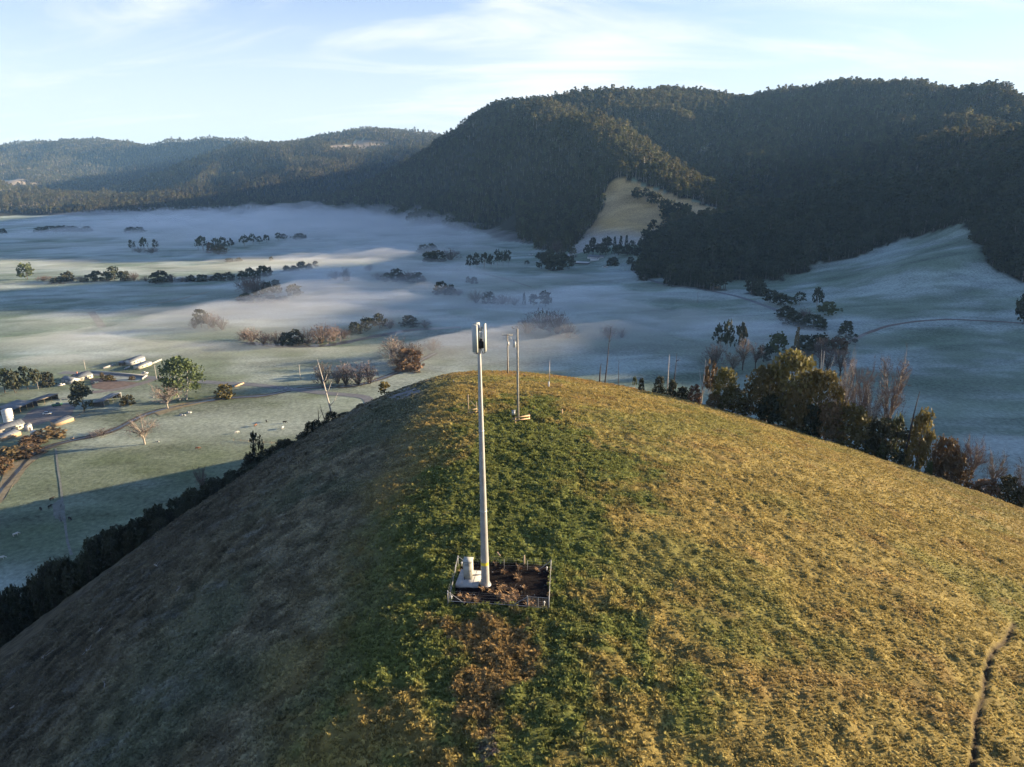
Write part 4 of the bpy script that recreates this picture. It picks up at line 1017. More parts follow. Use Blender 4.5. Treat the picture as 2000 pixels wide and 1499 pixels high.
crest_snag(1314, 690, 6, 'dark dead trunk with a short side limb near its top', CHAR, r=.2, lean=(.03, 0), forks=((.82, .12, -.02), (.8, .1, .06)))
crest_snag(1369, 703, 6, 'pale forked dead gum with spreading white limbs', DEADW, r=.22, lean=(.03, 0), forks=((.2, .2, .62), (.3, -.1, .5), (.45, .22, .45), (.35, .12, .4)))
crest_snag(1594, 686, 12, 'pale forked dead top rising behind the big olive gum', DEADW, r=.24, lean=(-.03, 0), forks=((.5, .10, .42), (.6, -.03, .38), (.55, .05, .25)))
crest_snag(1762, 765, 2, 'straight charred trunk standing beside the olive column tree', CHAR, r=.32, lean=(.06, 0), forks=((.6, .03, .04),))
crest_snag(1746, 776, 6, 'thin bare spire behind the dark round bushes on the right', CHAR, r=.1, forks=((.7, .05, .08), (.6, -.06, .07)))
crest_snag(1640, 757, 7, 'small antler shaped dead stem right of the big olive gum', DEADW, r=.14, forks=((.3, .14, .6), (.5, -.1, .4)))

# --- tree belt along the right edge of the hill
BELT = [(1252, 738, 3, 12, 'bigbush', DARK_LEAF, 'tiny dark bush on the crest below the dead trunks'), (1239, 736, 5, 10, 'tallgum', GREEN_LEAF, 'tiny sparse sapling on the crest below the dead trunks'),
 (1287, 735, 5, 24, 'bigbush', DARK_LEAF, 'dark bush left of the bleached pale dead trunk'), (1312, 742, 4, 20, 'bigbush', DARK_LEAF, 'dark bush right of the bleached pale dead trunk'), (1332, 756, 4, 28, 'bigbush', DARK_LEAF, 'low dark bush at the left end of the olive tree belt'),
 (1355, 752, 4, 26, 'bigbush', RUSSET, 'brownish bush left of the pale forked dead gum'), (1384, 706, 7, 28, 'tallgum', RUSSET, 'sparse orange leaved tree behind the pale forked dead gum'), (1412, 719, 5, 44, 'biggum', GOLD_LEAF, 'rounded olive tree right of the pale forked dead gum'),
 (1430, 760, 2, 62, 'bigbush', GOLD_LEAF, 'broad golden olive bush in front of the rounded olive tree'), (1395, 768, 2.5, 34, 'bigbush', RUSSET, 'low russet bush under the pale forked dead gum'),
 (1492, 716, 6, 74, 'biggum', GOLD_LEAF, 'left dome of the big olive gum clump'), (1536, 686, 8, 92, 'biggum', GOLD_LEAF, 'tallest big olive gum in the belt along the right edge'), (1594, 722, 7, 76, 'biggum', GOLD_LEAF, 'right hand olive gum beside the tallest big gum'),
 (1550, 752, 2.5, 56, 'bigbush', GOLD_LEAF, 'golden sunlit bush beneath the tallest big gum'), (1500, 768, 2, 50, 'bigbush', DARK_LEAF, 'dark undergrowth bush beneath the left dome of the gum clump'), (1612, 786, 3, 62, 'bigbush', RUSSET, 'brown bush at the right foot of the big gum clump'), (1580, 790, 2, 40, 'bigbush', DARK_LEAF, 'dark low bush under the right hand olive gum'),
 (1660, 793, 3, 80, 'bigbush', GOLD_LEAF, 'large rounded olive bush right of the log pile'), (1706, 818, 2, 44, 'bigbush', DARK_LEAF, 'dark bush between the large rounded bush and the dark domed bush'), (1733, 818, 4, 64, 'bigbush', DARK_LEAF, 'dark domed bush left of the olive column tree'), (1741, 806, 7, 24, 'round', GREEN_LEAF, 'small green crown peeping over the dark domed bush'),
 (1787, 799, 3, 50, 'bigbush', GOLD_LEAF, 'olive column tree beside the straight charred trunk'), (1720, 862, .3, 22, 'conifer', GREEN_LEAF, 'small light green shrub in front of the dark domed bush'), (1812, 900, .3, 14, 'bigbush', GREEN_LEAF, 'tiny light green shrub below the olive column tree'),
 (1836, 852, 4, 50, 'bigbush', RUSSET, 'loose brown bush right of the olive column tree'), (1858, 884, 2.5, 62, 'bigbush', RUSSET, 'low brown bush below the loose brown bush'), (1962, 930, 3, 46, 'bigbush', DARK_LEAF, 'dark bush near the right edge of the photograph'), (1922, 938, 2, 52, 'bigbush', RUSSET, 'low russet bush between the two right hand bare trees'), (1996, 950, 2, 40, 'bigbush', DARK_LEAF, 'dark bush cut off by the right edge of the photograph')]
for a in BELT: crest_tree(a[0], a[1], a[2], a[3] * 1.08, a[4], a[5], 'shrub' if 'bush' in a[4] else 'tree', a[6], 'bush' if 'bush' in a[4] else 'tree', 'tree belt along the right edge of the hill', bark=BARK if 'gum' in a[4] else DBARK, sink=.3)
for a in [(1668, 718, 10, 54, 'tall grey bare tree behind the large rounded olive bush'), (1723, 700, 9, 64, 'largest spreading bare tree behind the dark domed bush'), (1692, 756, 6, 44, 'pale twisted bare tree between the two tall bare trees'), (1626, 742, 10, 50, 'grey bare tree behind the right hand olive gum'), (1891, 855, 4, 54, 'bare tree right of the loose brown bush'),
          (1934, 884, 3, 46, 'left of two bare trees near the right edge'), (1985, 905, 3, 46, 'right of two bare trees near the right edge'), (1640, 700, 16, 40, 'faint bare tree in the mist behind the big gum clump'), (1868, 868, 3.5, 34, 'thin bare sapling between the brown bushes on the right')]:
    crest_tree(a[0], a[1], a[2], a[3], 'baretree', TWIG, 'bare_tree', a[4], 'tree', 'bare trees behind the right hand belt', bark=DEADW if 'pale' in a[4] else TWIG, sink=.3)

# --- valley trees, row by row
K = {'r': ('round', DARK_LEAF, 'tree'), 'g': ('round', GREEN_LEAF, 'tree'), 't': ('tallgum', DARK_LEAF, 'tree'), 'b': ('bush', DARK_LEAF, 'bush'), 'o': ('bush', GOLD_LEAF, 'bush'), 'u': ('bush', RUSSET, 'bush'), 'w': ('bareshrub', TWIG, 'bush'), 'c': ('conifer', DARK_LEAF, 'tree'), 'B': ('baretree', TWIG, 'tree')}
WORD = {'r': 'dark round tree', 'g': 'green tree', 't': 'tall gum', 'b': 'dark bush', 'o': 'olive bush', 'u': 'russet bush', 'w': 'bare bush', 'c': 'conifer', 'B': 'bare tree'}
NAME = {'r': 'round_tree', 'g': 'green_tree', 't': 'gum_tree', 'b': 'dark_bush', 'o': 'olive_bush', 'u': 'russet_bush', 'w': 'bare_bush', 'c': 'conifer_tree', 'B': 'bare_tree'}
def row(group, desc, items):
    items = sorted(items, key=lambda a: a[0]); cnt = {}
    tot = {}
    for a in items: tot[a[4]] = tot.get(a[4], 0) + 1
    for px_, top, base, w, k in items:
        i = cnt.get(k, 0); cnt[k] = i + 1
        lab = '%s %s from the left %s' % (ORD[i], WORD[k], desc) if tot[k] > 1 else 'only %s %s' % (WORD[k], desc)
        kind, leaf, cat = K[k]
        px_tree(px_, top, base, w, kind, leaf, NAME[k], lab, cat, group, wk=1.35 if 'gully' in group or 'creek trees' in group else 1.1, bark=BARK if k == 't' else DBARK)
row('tall row on the far flat', 'in the tall row across the far misty flat', [(388, 466, 492, 13, 't'), (398, 462, 493, 20, 't'), (413, 474, 494, 16, 'u'), (425, 466, 496, 24, 't'), (437, 464, 495, 20, 't'), (432, 478, 496, 26, 'u'), (452, 466, 490, 14, 't'), (478, 460, 484, 20, 't'), (495, 457, 481, 16, 't'), (508, 462, 480, 12, 't'), (522, 459, 478, 14, 't'), (545, 455, 474, 16, 't'), (556, 457, 473, 12, 't'), (585, 456, 471, 28, 'r')])
row('sparse trees left of the tall row', 'in the sparse misty clump left of the tall row', [(259, 469, 493, 14, 't'), (283, 465, 493, 16, 't'), (305, 468, 492, 12, 't'), (272, 481, 494, 20, 'w'), (297, 482, 495, 24, 'w')])
px_tree(53, 513, 546, 30, 'round', GREEN_LEAF, 'lone_tree', 'lone bushy tree at the left end of the hedgerow on the flat', 'tree')
row('hedgerow across the sunlit flat', 'in the hedgerow across the sunlit flat', [(85, 538, 549, 26, 'w'), (104, 539, 550, 26, 'w'), (132, 531, 550, 26, 'b'), (117, 541, 553, 30, 'b'), (160, 538, 551, 24, 'w'), (178, 535, 550, 24, 'b'), (190, 529, 550, 22, 'r'), (208, 532, 549, 20, 'b'), (224, 521, 549, 30, 'r'), (245, 529, 549, 18, 'b'), (262, 531, 549, 20, 'w'), (285, 538, 550, 22, 'w'), (302, 535, 552, 20, 'b'), (315, 529, 552, 34, 'b'), (336, 533, 552, 18, 'w'), (355, 540, 551, 24, 'w'), (372, 538, 550, 20, 'b'), (395, 536, 550, 22, 'b'), (410, 538, 549, 18, 'w'), (425, 534, 548, 20, 'b'), (445, 532, 548, 26, 'b')])
row('grove in the middle of the flat', 'in the grove in the middle of the flat', [(474, 530, 546, 18, 'b'), (488, 522, 547, 16, 'r'), (500, 527, 549, 18, 'r'), (514, 519, 545, 20, 'r'), (524, 520, 544, 18, 'r'), (480, 540, 572, 34, 'w'), (498, 538, 576, 40, 'w'), (512, 545, 575, 30, 'w'), (523, 550, 573, 20, 'r'), (541, 556, 576, 22, 'r'), (540, 546, 565, 18, 'r'), (575, 555, 585, 32, 'r'), (478, 574, 590, 30, 'b'), (500, 576, 591, 30, 'b'), (530, 576, 590, 28, 'b'), (552, 578, 590, 20, 'b')])
row('short hedge right of the grove', 'in the short hedge beyond the grove', [(560, 519, 530, 14, 'b'), (575, 519, 529, 16, 'b'), (590, 511, 528, 20, 'r'), (603, 515, 526, 14, 'b'), (617, 510, 523, 12, 'r'), (448, 505, 512, 16, 'b'), (466, 504, 511, 14, 'b'), (530, 502, 510, 8, 'b')])
row('low hedges on the far flat', 'in the low hedges on the far left flat', [(80, 444, 454, 24, 'b'), (100, 442, 453, 26, 'b'), (122, 441, 453, 28, 'b'), (145, 442, 453, 26, 'b'), (168, 443, 453, 24, 'b'), (255, 444, 455, 22, 'b'), (272, 444, 455, 20, 'b'), (5, 447, 457, 14, 'b')])
row('misty bushes right of the grove', 'in the misty clump below the far bank of fog', [(655, 526, 546, 26, 'w'), (676, 519, 549, 20, 'w'), (676, 530, 549, 14, 'b'), (738, 530, 547, 22, 'w'), (758, 533, 549, 26, 'b'), (775, 526, 549, 28, 'b'), (795, 529, 551, 32, 'w'), (815, 533, 551, 30, 'b'), (722, 517, 530, 20, 'w'), (838, 492, 511, 26, 'b'), (855, 489, 511, 30, 'b'), (880, 484, 509, 36, 'w'), (828, 478, 494, 22, 'b'), (845, 476, 492, 20, 'b'), (862, 550, 576, 26, 'b'), (880, 557, 576, 22, 'b'), (895, 563, 578, 18, 'w')])
row('misty grove left of the bush line', 'in the misty grove left of the long bush line', [(394, 604, 640, 30, 'r'), (416, 608, 641, 30, 'w'), (434, 616, 645, 26, 'w'), (380, 622, 642, 20, 'w')])
row('long bush line by the river', 'in the long misty bush line by the river', [(478, 640, 664, 26, 'w'), (492, 637, 668, 36, 'w'), (515, 648, 672, 34, 'w'), (540, 646, 673, 32, 'w'), (560, 650, 674, 26, 'b'), (578, 644, 673, 30, 'b'), (600, 637, 673, 38, 'w'), (628, 631, 671, 46, 'w'), (652, 634, 667, 34, 'w'), (672, 642, 662, 26, 'w'), (694, 630, 652, 24, 'b'), (716, 619, 648, 26, 'r'), (741, 613, 643, 30, 'r'), (762, 622, 642, 22, 'w'), (802, 616, 637, 32, 'b'), (830, 622, 640, 24, 'w')])
row('brown willow clump by the river bend', 'in the brown clump at the river bend', [(768, 655, 698, 44, 'w'), (790, 660, 708, 44, 'w'), (812, 668, 706, 36, 'w'), (800, 680, 722, 52, 'u'), (778, 690, 716, 36, 'w'), (845, 660, 686, 34, 'w')])
row('pale willows by the road', 'among pale willows beside the road', [(632, 704, 750, 34, 'w'), (676, 706, 751, 40, 'w'), (700, 702, 751, 40, 'w'), (722, 704, 750, 32, 'w'), (660, 715, 750, 24, 'w')])
row('tall row on the shaded flat', 'in the straight tall row on the shaded flat', [(919, 499, 531, 20, 't'), (932, 495, 531, 18, 't'), (946, 494, 529, 17, 't'), (959, 498, 528, 15, 't'), (972, 488, 526, 16, 't'), (983, 491, 524, 15, 't'), (992, 489, 522, 18, 't')])
row('dark grove left of the white farmhouse', 'in the dark grove left of the white farmhouse', [(1058, 493, 526, 26, 'r'), (1074, 488, 529, 32, 'r'), (1094, 492, 528, 30, 'r'), (1111, 498, 526, 24, 'r'), (1087, 472, 505, 26, 'B'), (1083, 500, 528, 28, 'b')])
row('shelter belt behind the white farmhouse', 'in the shelter belt behind the white farmhouse', [(1146, 478, 499, 14, 'r'), (1158, 464, 498, 16, 'r'), (1172, 474, 498, 18, 'r'), (1184, 461, 498, 22, 'r'), (1200, 460, 497, 13, 'c'), (1212, 458, 497, 14, 'c'), (1223, 457, 496, 13, 'c'), (1234, 470, 497, 16, 'r'), (1250, 468, 498, 15, 'r'), (1208, 478, 499, 24, 'r'), (1225, 480, 500, 22, 'r'), (1245, 482, 502, 22, 'r')])
row('trees by the farm drive', 'beside the drive right of the white farmhouse', [(1191, 504, 519, 12, 'b'), (1201, 502, 519, 16, 'b'), (1232, 502, 516, 14, 'b'), (1029, 509, 516, 10, 'b'), (1240, 510, 528, 14, 'b')])
row('misty hedge on the shaded flat', 'in the misty hedge on the shaded flat', [(1024, 570, 596, 10, 'c'), (1042, 575, 597, 20, 'r'), (1065, 568, 599, 26, 'r'), (926, 541, 554, 14, 'b'), (914, 540, 552, 8, 'b'), (930, 564, 592, 30, 'w'), (955, 571, 592, 26, 'b'), (982, 575, 594, 34, 'w'), (1005, 577, 596, 26, 'w'), (1058, 600, 642, 50, 'w'), (1088, 606, 652, 44, 'w'), (1030, 618, 652, 44, 'w'), (1110, 628, 660, 36, 'w'), (1190, 632, 662, 30, 'w'), (1215, 640, 660, 24, 'w')])
row('creek trees below the frosty knoll', 'among the creek trees below the frosty knoll', [(1503, 565, 592, 27, 'r'), (1524, 574, 598, 27, 'r'), (1546, 581, 597, 16, 'g'), (1561, 571, 597, 23, 't'), (1594, 562, 612, 18, 't'), (1617, 590, 618, 32, 'g'), (1550, 607, 634, 28, 'b'), (1588, 616, 642, 36, 'b'), (1570, 600, 630, 24, 'w'), (1535, 598, 622, 28, 'b'), (1650, 624, 670, 44, 'c'), (1572, 655, 690, 28, 'b'), (1598, 651, 692, 36, 'r'), (1636, 660, 690, 30, 'u'), (1405, 632, 694, 26, 't'), (1419, 626, 704, 18, 't'), (1443, 632, 706, 22, 't'), (1518, 648, 694, 30, 'g'), (1492, 674, 708, 28, 'r'), (1450, 664, 724, 30, 'B'), (1475, 672, 722, 28, 'B'), (1615, 688, 730, 42, 'B'), (1600, 660, 720, 30, 'B'), (1545, 684, 720, 30, 'B'), (1640, 684, 735, 40, 'B'), (1430, 690, 730, 34, 'B'), (1395, 668, 715, 34, 'w'), (1520, 700, 735, 34, 'w')])
px_tree(1553, 634, 700, 20, 'conifer', RUSSET, 'narrow_spire_tree', 'narrow brown spire shaped tree among the misty creek trees', 'tree')
px_tree(1997, 570, 634, 36, 'round', DARK_LEAF, 'dark_tree', 'dark tree on the frosty knoll cut by the right edge', 'tree')
row('gully line across the golden paddock', 'in the gully line across the golden paddock', [(1245, 366, 390, 20, 'r'), (1262, 367, 394, 15, 't'), (1273, 374, 400, 17, 'r'), (1285, 378, 410, 17, 't'), (1298, 388, 422, 20, 'r'), (1312, 392, 430, 22, 't'), (1326, 396, 438, 24, 'r'), (1340, 399, 438, 20, 't'), (1304, 400, 428, 18, 'b'), (1334, 412, 440, 18, 'b')])
row('far trees at the head of the valley', 'at the far left head of the valley', [(140, 398, 412, 16, 'r'), (158, 396, 412, 18, 'r'), (172, 400, 413, 14, 'r'), (208, 407, 414, 6, 'r'), (216, 407, 414, 6, 'r'), (224, 406, 413, 6, 'r'), (286, 403, 412, 12, 'r'), (30, 402, 414, 18, 'b'), (60, 404, 414, 24, 'b'), (90, 405, 415, 24, 'b'), (115, 404, 414, 20, 'b'), (585, 394, 402, 8, 'r')])

# --- trees round the farm
for a in [(10, 720, 768, 34, 'g', 'leftmost tall tree of the grove at the left edge'), (30, 722, 768, 32, 'r', 'second tree from the left edge in the farm grove'), (55, 716, 762, 34, 'r', 'widest dark tree in the middle of the farm grove'), (75, 722, 760, 24, 't', 'pale trunked tree near the right end of the farm grove'), (93, 727, 754, 30, 'b', 'low bush at the right end of the farm grove'),
          (165, 754, 804, 48, 'r', 'dense dark tree between the farm sheds'), (157, 744, 778, 30, 'r', 'smaller dark tree behind the dense tree between the sheds'), (328, 752, 798, 62, 'B', 'pinkish bare tree beside the creek below the big gum'), (283, 816, 868, 74, 'B', 'wide bare tree standing on the near bank of the creek'),
          (440, 750, 776, 36, 'o', 'round olive bush on the creek bank right of the big gum'), (95, 838, 856, 56, 'u', 'orange bush below the low timber shed'), (60, 852, 868, 44, 'u', 'russet bush between the farm buildings and the creek'), (20, 874, 896, 54, 'u', 'red brown bush on the creek bend at the left edge'), (2, 892, 922, 44, 'u', 'lowest red brown bush cut by the left edge'),
          (56, 870, 888, 52, 'u', 'wide russet bush along the creek bend'), (198, 838, 850, 44, 'w', 'low bare brush beside the creek below the open shed'), (215, 732, 743, 20, 'o', 'clipped olive bush inside the garden wall'), (258, 735, 742, 12, 'o', 'tiny olive bush inside the garden wall'), (250, 772, 790, 26, 'o', 'green brush right of the open shed'), (200, 728, 740, 8, 'u', 'thin reddish shrub by the garden wall')]:
    kind, leaf, cat = K[a[4]]
    px_tree(a[0], a[1], a[2], a[3], kind, leaf, NAME[a[4]], a[5], cat, 'trees around the farm', bark=BARK if a[4] == 't' else (BARK if a[4] == 'B' else DBARK))
px_tree(358, 699, 781, 82, 'biggum', GREEN_LEAF, 'gum_tree', 'big spreading gum with pale trunks beside the creek', 'tree', bark=DEADW)

# ------------------------------------------------------------------ paths, creek, road draped on the valley floor
def ribbon(name, pxs, width, m, lift, jit=0.15, world=None):
    P = world or [gnd(*p) for p in pxs]; pts = []
    for a, b in zip(P[:-1], P[1:]):
        n = max(2, int((b - a).xy.length / 5)); pts += [a.lerp(b, i / n) for i in range(n)]
    pts.append(P[-1])
    for _ in range(3): pts = [pts[0]] + [(pts[i - 1] + pts[i] * 2 + pts[i + 1]) / 4 for i in range(1, len(pts) - 1)] + [pts[-1]]
    V = []; X = []
    for i, p in enumerate(pts):
        d = (pts[min(i + 1, len(pts) - 1)] - pts[max(i - 1, 0)]); d.z = 0; d.normalize(); n = Vector((-d.y, d.x, 0))
        w = width[0] + (width[1] - width[0]) * i / len(pts) if isinstance(width, tuple) else width
        w *= 1 + jit * math.sin(i * 1.7) * math.sin(i * .6)
        V += [p + n * w / 2, p + n * w / 6, p - n * w / 6, p - n * w / 2]
    V = np.array(V); V[:, 2] = H(V[:, 0], V[:, 1]) + lift
    F = [(i * 4 + j, (i + 1) * 4 + j, (i + 1) * 4 + j + 1, i * 4 + j + 1) for i in range(len(pts) - 1) for j in range(3)]
    o = structure(link(name, mesh_np(name, V, F, m))); return o
def patch(name, pxs, m, lift):
    P = [gnd(*p) for p in pxs]; Q = []
    for i in range(len(P)):
        a, b = P[i], P[(i + 1) % len(P)]
        for k in range(5): q = a.lerp(b, k / 5); Q.append((q.x + rnd.uniform(-.5, .5), q.y + rnd.uniform(-.5, .5)))
    c = np.mean(np.array(Q), 0); n = len(Q); V = [(*c, 0)] + [(c[0] + (x - c[0]) * f, c[1] + (y - c[1]) * f, 0) for f in (.5, 1) for x, y in Q]
    V = np.array(V); V[:, 2] = H(V[:, 0], V[:, 1]) + lift
    F = [(0, 1 + i, 1 + (i + 1) % n, 0) for i in range(n)]; tri = [(0, 1 + i, 1 + (i + 1) % n) for i in range(n)]
    quads = [(1 + i, 1 + n + i, 1 + n + (i + 1) % n) for i in range(n)] + [(1 + i, 1 + n + (i + 1) % n, 1 + (i + 1) % n) for i in range(n)]
    return structure(link(name, mesh_np(name, V, np.array(tri + quads), m)))
GRAVEL = mat('farm_gravel', (0.17, 0.15, 0.135), 0.95, 0.25, .5)
ROADM = mat('frosty_road', (0.15, 0.15, 0.15), 0.9, 0.2, .3)
TRACKM = mat('pale_track', (0.165, 0.17, 0.14), 0.95, 0.25, .4)
MUD = mat('brown_yard_soil', (0.15, 0.105, 0.08), 0.95, 0.3, .3)
WATER = mat('creek_water', (0.03, 0.035, 0.036), 0.3, 0.2, .2, spec=.5)
BANK = mat('creek_bank', (0.075, 0.06, 0.042), 0.95, 0.4, .4)
DRYG = mat('dry_bank_grass', (0.20, 0.165, 0.10), 0.95, 0.35, .35)
CREEK = [(-20, 985), (12, 945), (42, 912), (62, 884), (110, 866), (170, 855), (215, 846), (240, 832), (290, 806), (340, 795), (400, 784), (450, 777), (520, 774), (545, 768), (575, 760), (625, 756), (690, 756), (740, 742), (790, 722), (850, 690)]
ribbon('creek_bank', CREEK, 6.0, BANK, .10, .3)
ribbon('creek', CREEK, 2.0, WATER, .16, .25)
ribbon('creek', [(480, 670), (560, 678), (640, 676), (720, 660), (800, 645), (900, 640)], 9.0, WATER, .14, .3)
ribbon('road', [(120, 728), (200, 732), (260, 735), (340, 742), (420, 748), (500, 752), (570, 761), (640, 769), (720, 775), (800, 777)], 6.5, ROADM, .13, .05)
ribbon('driveway', [(160, 768), (200, 766), (255, 757), (300, 742)], 6.0, GRAVEL, .12)
patch('yard', [(175, 740), (215, 738), (232, 744), (275, 748), (260, 756), (205, 762), (180, 758)], MUD, .09)
patch('yard', [(40, 822), (60, 802), (110, 790), (150, 788), (140, 812), (100, 822), (70, 832)], GRAVEL, .09)
patch('lawn', [(215, 735), (285, 738), (270, 745), (230, 745)], mat('frosty_lawn', (.25, .27, .23), .95, .2, .3), .13)
ribbon('track', [(109, 876), (113, 915), (119, 950), (122, 985), (127, 1020), (131, 1060), (140, 1085)], 0.9, TRACKM, .13)
patch('trampled_ground', [(103, 985), (118, 976), (126, 985), (128, 1020), (118, 1018), (104, 1008)], TRACKM, .08)
ribbon('road', [(1236, 528), (1244, 534), (1262, 545), (1295, 556), (1340, 562), (1385, 568), (1430, 577), (1465, 587), (1500, 600), (1530, 612)], 5.5, ROADM, .15, .05)
ribbon('track', [(1640, 676), (1662, 666), (1690, 652), (1730, 638), (1790, 628), (1850, 624), (1920, 627), (2010, 633)], 4.0, mat('brown_track', (.17, .13, .10), .95, .25, .4), .15)
ribbon('ditch', [(944, 535), (970, 541), (1000, 549), (1037, 561)], 3.5, BANK, .12)
ribbon('path', [(178, 610), (190, 625), (200, 640)], 7, TRACKM, .1)
ribbon('ditch', [(270, 598), (330, 590), (410, 570)], 4, DRYG, .12, .5)
patch('rough_bank', [(20, 905), (60, 895), (95, 880), (60, 905), (35, 940), (0, 985), (-10, 960)], DRYG, .14)
patch('rough_bank', [(300, 806), (345, 790), (430, 772), (440, 778), (360, 796), (310, 812)], DRYG, .125)

# ------------------------------------------------------------------ farm buildings
ROOFG = mat('zinc_roof', (0.15, 0.162, 0.175), 0.55, 0.12, .6)
ROOFD = mat('dull_grey_roof', (0.10, 0.11, 0.125), 0.6, 0.15, .6)
CREAM = mat('cream_weatherboard', (0.50, 0.44, 0.34), 0.8, 0.08, .8)
WHITEW = mat('white_weatherboard', (0.50, 0.49, 0.46), 0.8, 0.06, .8)
TANW = mat('tan_boards', (0.36, 0.25, 0.15), 0.85, 0.15, 1)
DARKW = mat('dark_boards', (0.07, 0.065, 0.06), 0.85, 0.2, 1)
GLASS = mat('window_glass', (0.03, 0.035, 0.04), 0.15, 0.1, 1, spec=.6)
REDP = mat('faded_red_paint', (0.32, 0.08, 0.06), 0.6, 0.2, 1.5)
RUBBER = mat('black_rubber', (0.02, 0.02, 0.02), 0.8, 0.2, 2)
def building(name, label, A, B, depth, hf, hb, wall, roof, front='wall', ridge=None, windows=(), ends=None, cat='shed', group='farm buildings', door=None, chimney=False, over=.4):
    """A, B: pixels of the near ground edge. front: 'wall' or 'open'. ridge: gable height, else single slope hf -> hb"""
    a, b = gnd(*A), gnd(*B); d = b - a; Ln = d.xy.length
    t = thing(name, label, cat, (a.x, a.y, min(a.z, b.z) - .05), math.atan2(d.y, d.x), group)
    def wallbox(nm, p, q, th, z0, z1, m, par=t):
        mb = MB(); mb.box(((p[0] + q[0]) / 2, (p[1] + q[1]) / 2, (z0 + z1) / 2), (max(abs(q[0] - p[0]), th), max(abs(q[1] - p[1]), th), z1 - z0)); return part(nm, mb, m, par)
    fr = None
    if front == 'wall': fr = wallbox('front_wall', (0, 0), (Ln, 0), .15, 0, hf, wall)
    else:
        n = max(2, int(Ln / 4.2))
        for i in range(n + 1):
            mb = MB(); mb.box((Ln * i / n + (.12 if i == 0 else -.12 if i == n else 0), .1, hf / 2), (.2, .2, hf)); part('post', mb, WHITEP if front == 'open_white' else TIMBER, t)
        mb = MB(); mb.box((Ln / 2, .02, hf - .14), (Ln, .12, .26)); part('fascia', mb, WHITEP if front == 'open_white' else TIMBER, t)
    wallbox('back_wall', (0, depth), (Ln, depth), .15, 0, hb, ends or wall)
    for x_ in (.075, Ln - .075):
        mb = MB(); zf, zb = hf, hb
        pr = [(x_, .076, 0), (x_, depth - .076, 0), (x_, depth - .076, zb)] + ([(x_, depth / 2, ridge)] if ridge else []) + [(x_, .076, zf)]
        k = len(pr); i = mb.add(*[(p[0] - .07, p[1], p[2]) for p in pr], *[(p[0] + .07, p[1], p[2]) for p in pr])
        for j in range(1, k - 1): mb.tri(i, i + j + 1, i + j); mb.tri(i + k, i + k + j, i + k + j + 1)
        for j in range(k): mb.quad(i + j, i + (j + 1) % k, i + k + (j + 1) % k, i + k + j)
        part('end_wall', mb, ends or wall, t)
    def slope(y0, z0, y1, z1):
        mb = MB(); n = max(3, int(Ln / 1.5)); q = Vector((0, y1 - y0, z1 - z0)); 
        mb.bar((Ln / 2, y0, z0 + .07), (Ln / 2, y1, z1 + .07), Ln + 2 * over, .09)
        ro = part('roof', mb, roof, t); rb = MB()
        for i in range(n + 1): x_ = -over + .05 + (Ln + 2 * over - .1) * i / n; rb.bar((x_, y0, z0 + .135), (x_, y1, z1 + .135), .07, .05)
        part('roof_rib', rb, roof, ro); return ro
    s = over
    if ridge:
        g = (ridge - hf) / (depth / 2); g2 = (ridge - hb) / (depth / 2)
        r1 = slope(-s, hf - s * g, depth / 2, ridge); slope(depth + s, hb - s * g2, depth / 2, ridge)
    else:
        g = (hb - hf) / depth; r1 = slope(-s, hf - s * g, depth + s, hb + s * g)
    if chimney:
        mb = MB(); mb.box((Ln * .3, depth * .6, (ridge or hb) + .3), (.8, .7, 1.8)); part('chimney', mb, mat('brick', (.3, .14, .1)), r1)
    for f in windows:
        mb = MB(); mb.box((Ln * f, -.09, hf * .55), (1.5, .06, 1.2)); w = part('window', mb, WHITEP, t)
        for k in (-1, 1): mb = MB(); mb.box((Ln * f + k * .34, -.125, hf * .55), (.6, .02, 1.0)); part('pane', mb, GLASS, w)
    if door is not None:
        mb = MB(); mb.box((Ln * door, -.09, 1.05), (1.0, .06, 2.1)); dr = part('door', mb, DARKW, t); mb = MB(); mb.box((Ln * door + .38, -.14, 1.05), (.08, .05, .08)); part('handle', mb, GALVP, dr)
    return t
building('open_shed', 'open fronted farm shed with pale roof right of the dense dark tree', (204, 795), (238, 777), 7, 3.6, 2.7, DARKW, ROOFG, 'open_white', ends=DARKW)
building('open_shed', 'long grey roofed open shed with machinery along its front', (74, 794), (115, 780), 8, 3.6, 2.8, DARKW, ROOFD, 'open')
building('hay_shed', 'pale zinc roofed shed behind the white water tank', (28, 812), (66, 796), 10, 3.8, 4.6, DARKW, ROOFG, 'open')
building('long_house', 'grey roofed farmhouse at the left edge below the water tank', (-14, 853), (50, 836), 8, 2.8, 2.8, CREAM, ROOFD, ridge=4.6, windows=(.35, .6, .85), cat='house', door=.75)
building('lean_to', 'lowest flat roofed shed with tan wall at the left edge', (4, 863), (42, 850), 5, 2.1, 2.9, TANW, ROOFG, over=.25)
building('white_outhouse', 'tall narrow white outhouse at the end of the left edge farmhouse', (55, 843), (64, 840), 3, 3.4, 3.4, WHITEW, ROOFG, ridge=4.2, over=.2, door=.5)
building('low_shed', 'long low timber shed with sunlit tan wall below the yard', (110, 834), (145, 822), 4.5, 2.0, 2.9, TANW, ROOFD, over=.25)
building('cottage', 'small white cottage with pale roof near the smoking grove', (121, 747), (140, 751), 6, 2.6, 2.6, WHITEW, ROOFG, ridge=4.0, windows=(.3, .7), cat='house')
building('farmhouse', 'grey blue roofed house with cream wall behind the white cottage', (156, 746), (182, 738), 9, 2.8, 2.8, CREAM, ROOFD, ridge=4.8, windows=(.2, .5, .8), cat='house', chimney=True, door=.65)
building('white_house', 'long white house on the rise above the garden wall', (258, 714), (284, 705), 7, 3.0, 3.0, WHITEW, ROOFG, ridge=4.6, windows=(.2, .45, .75), cat='house', door=.6)
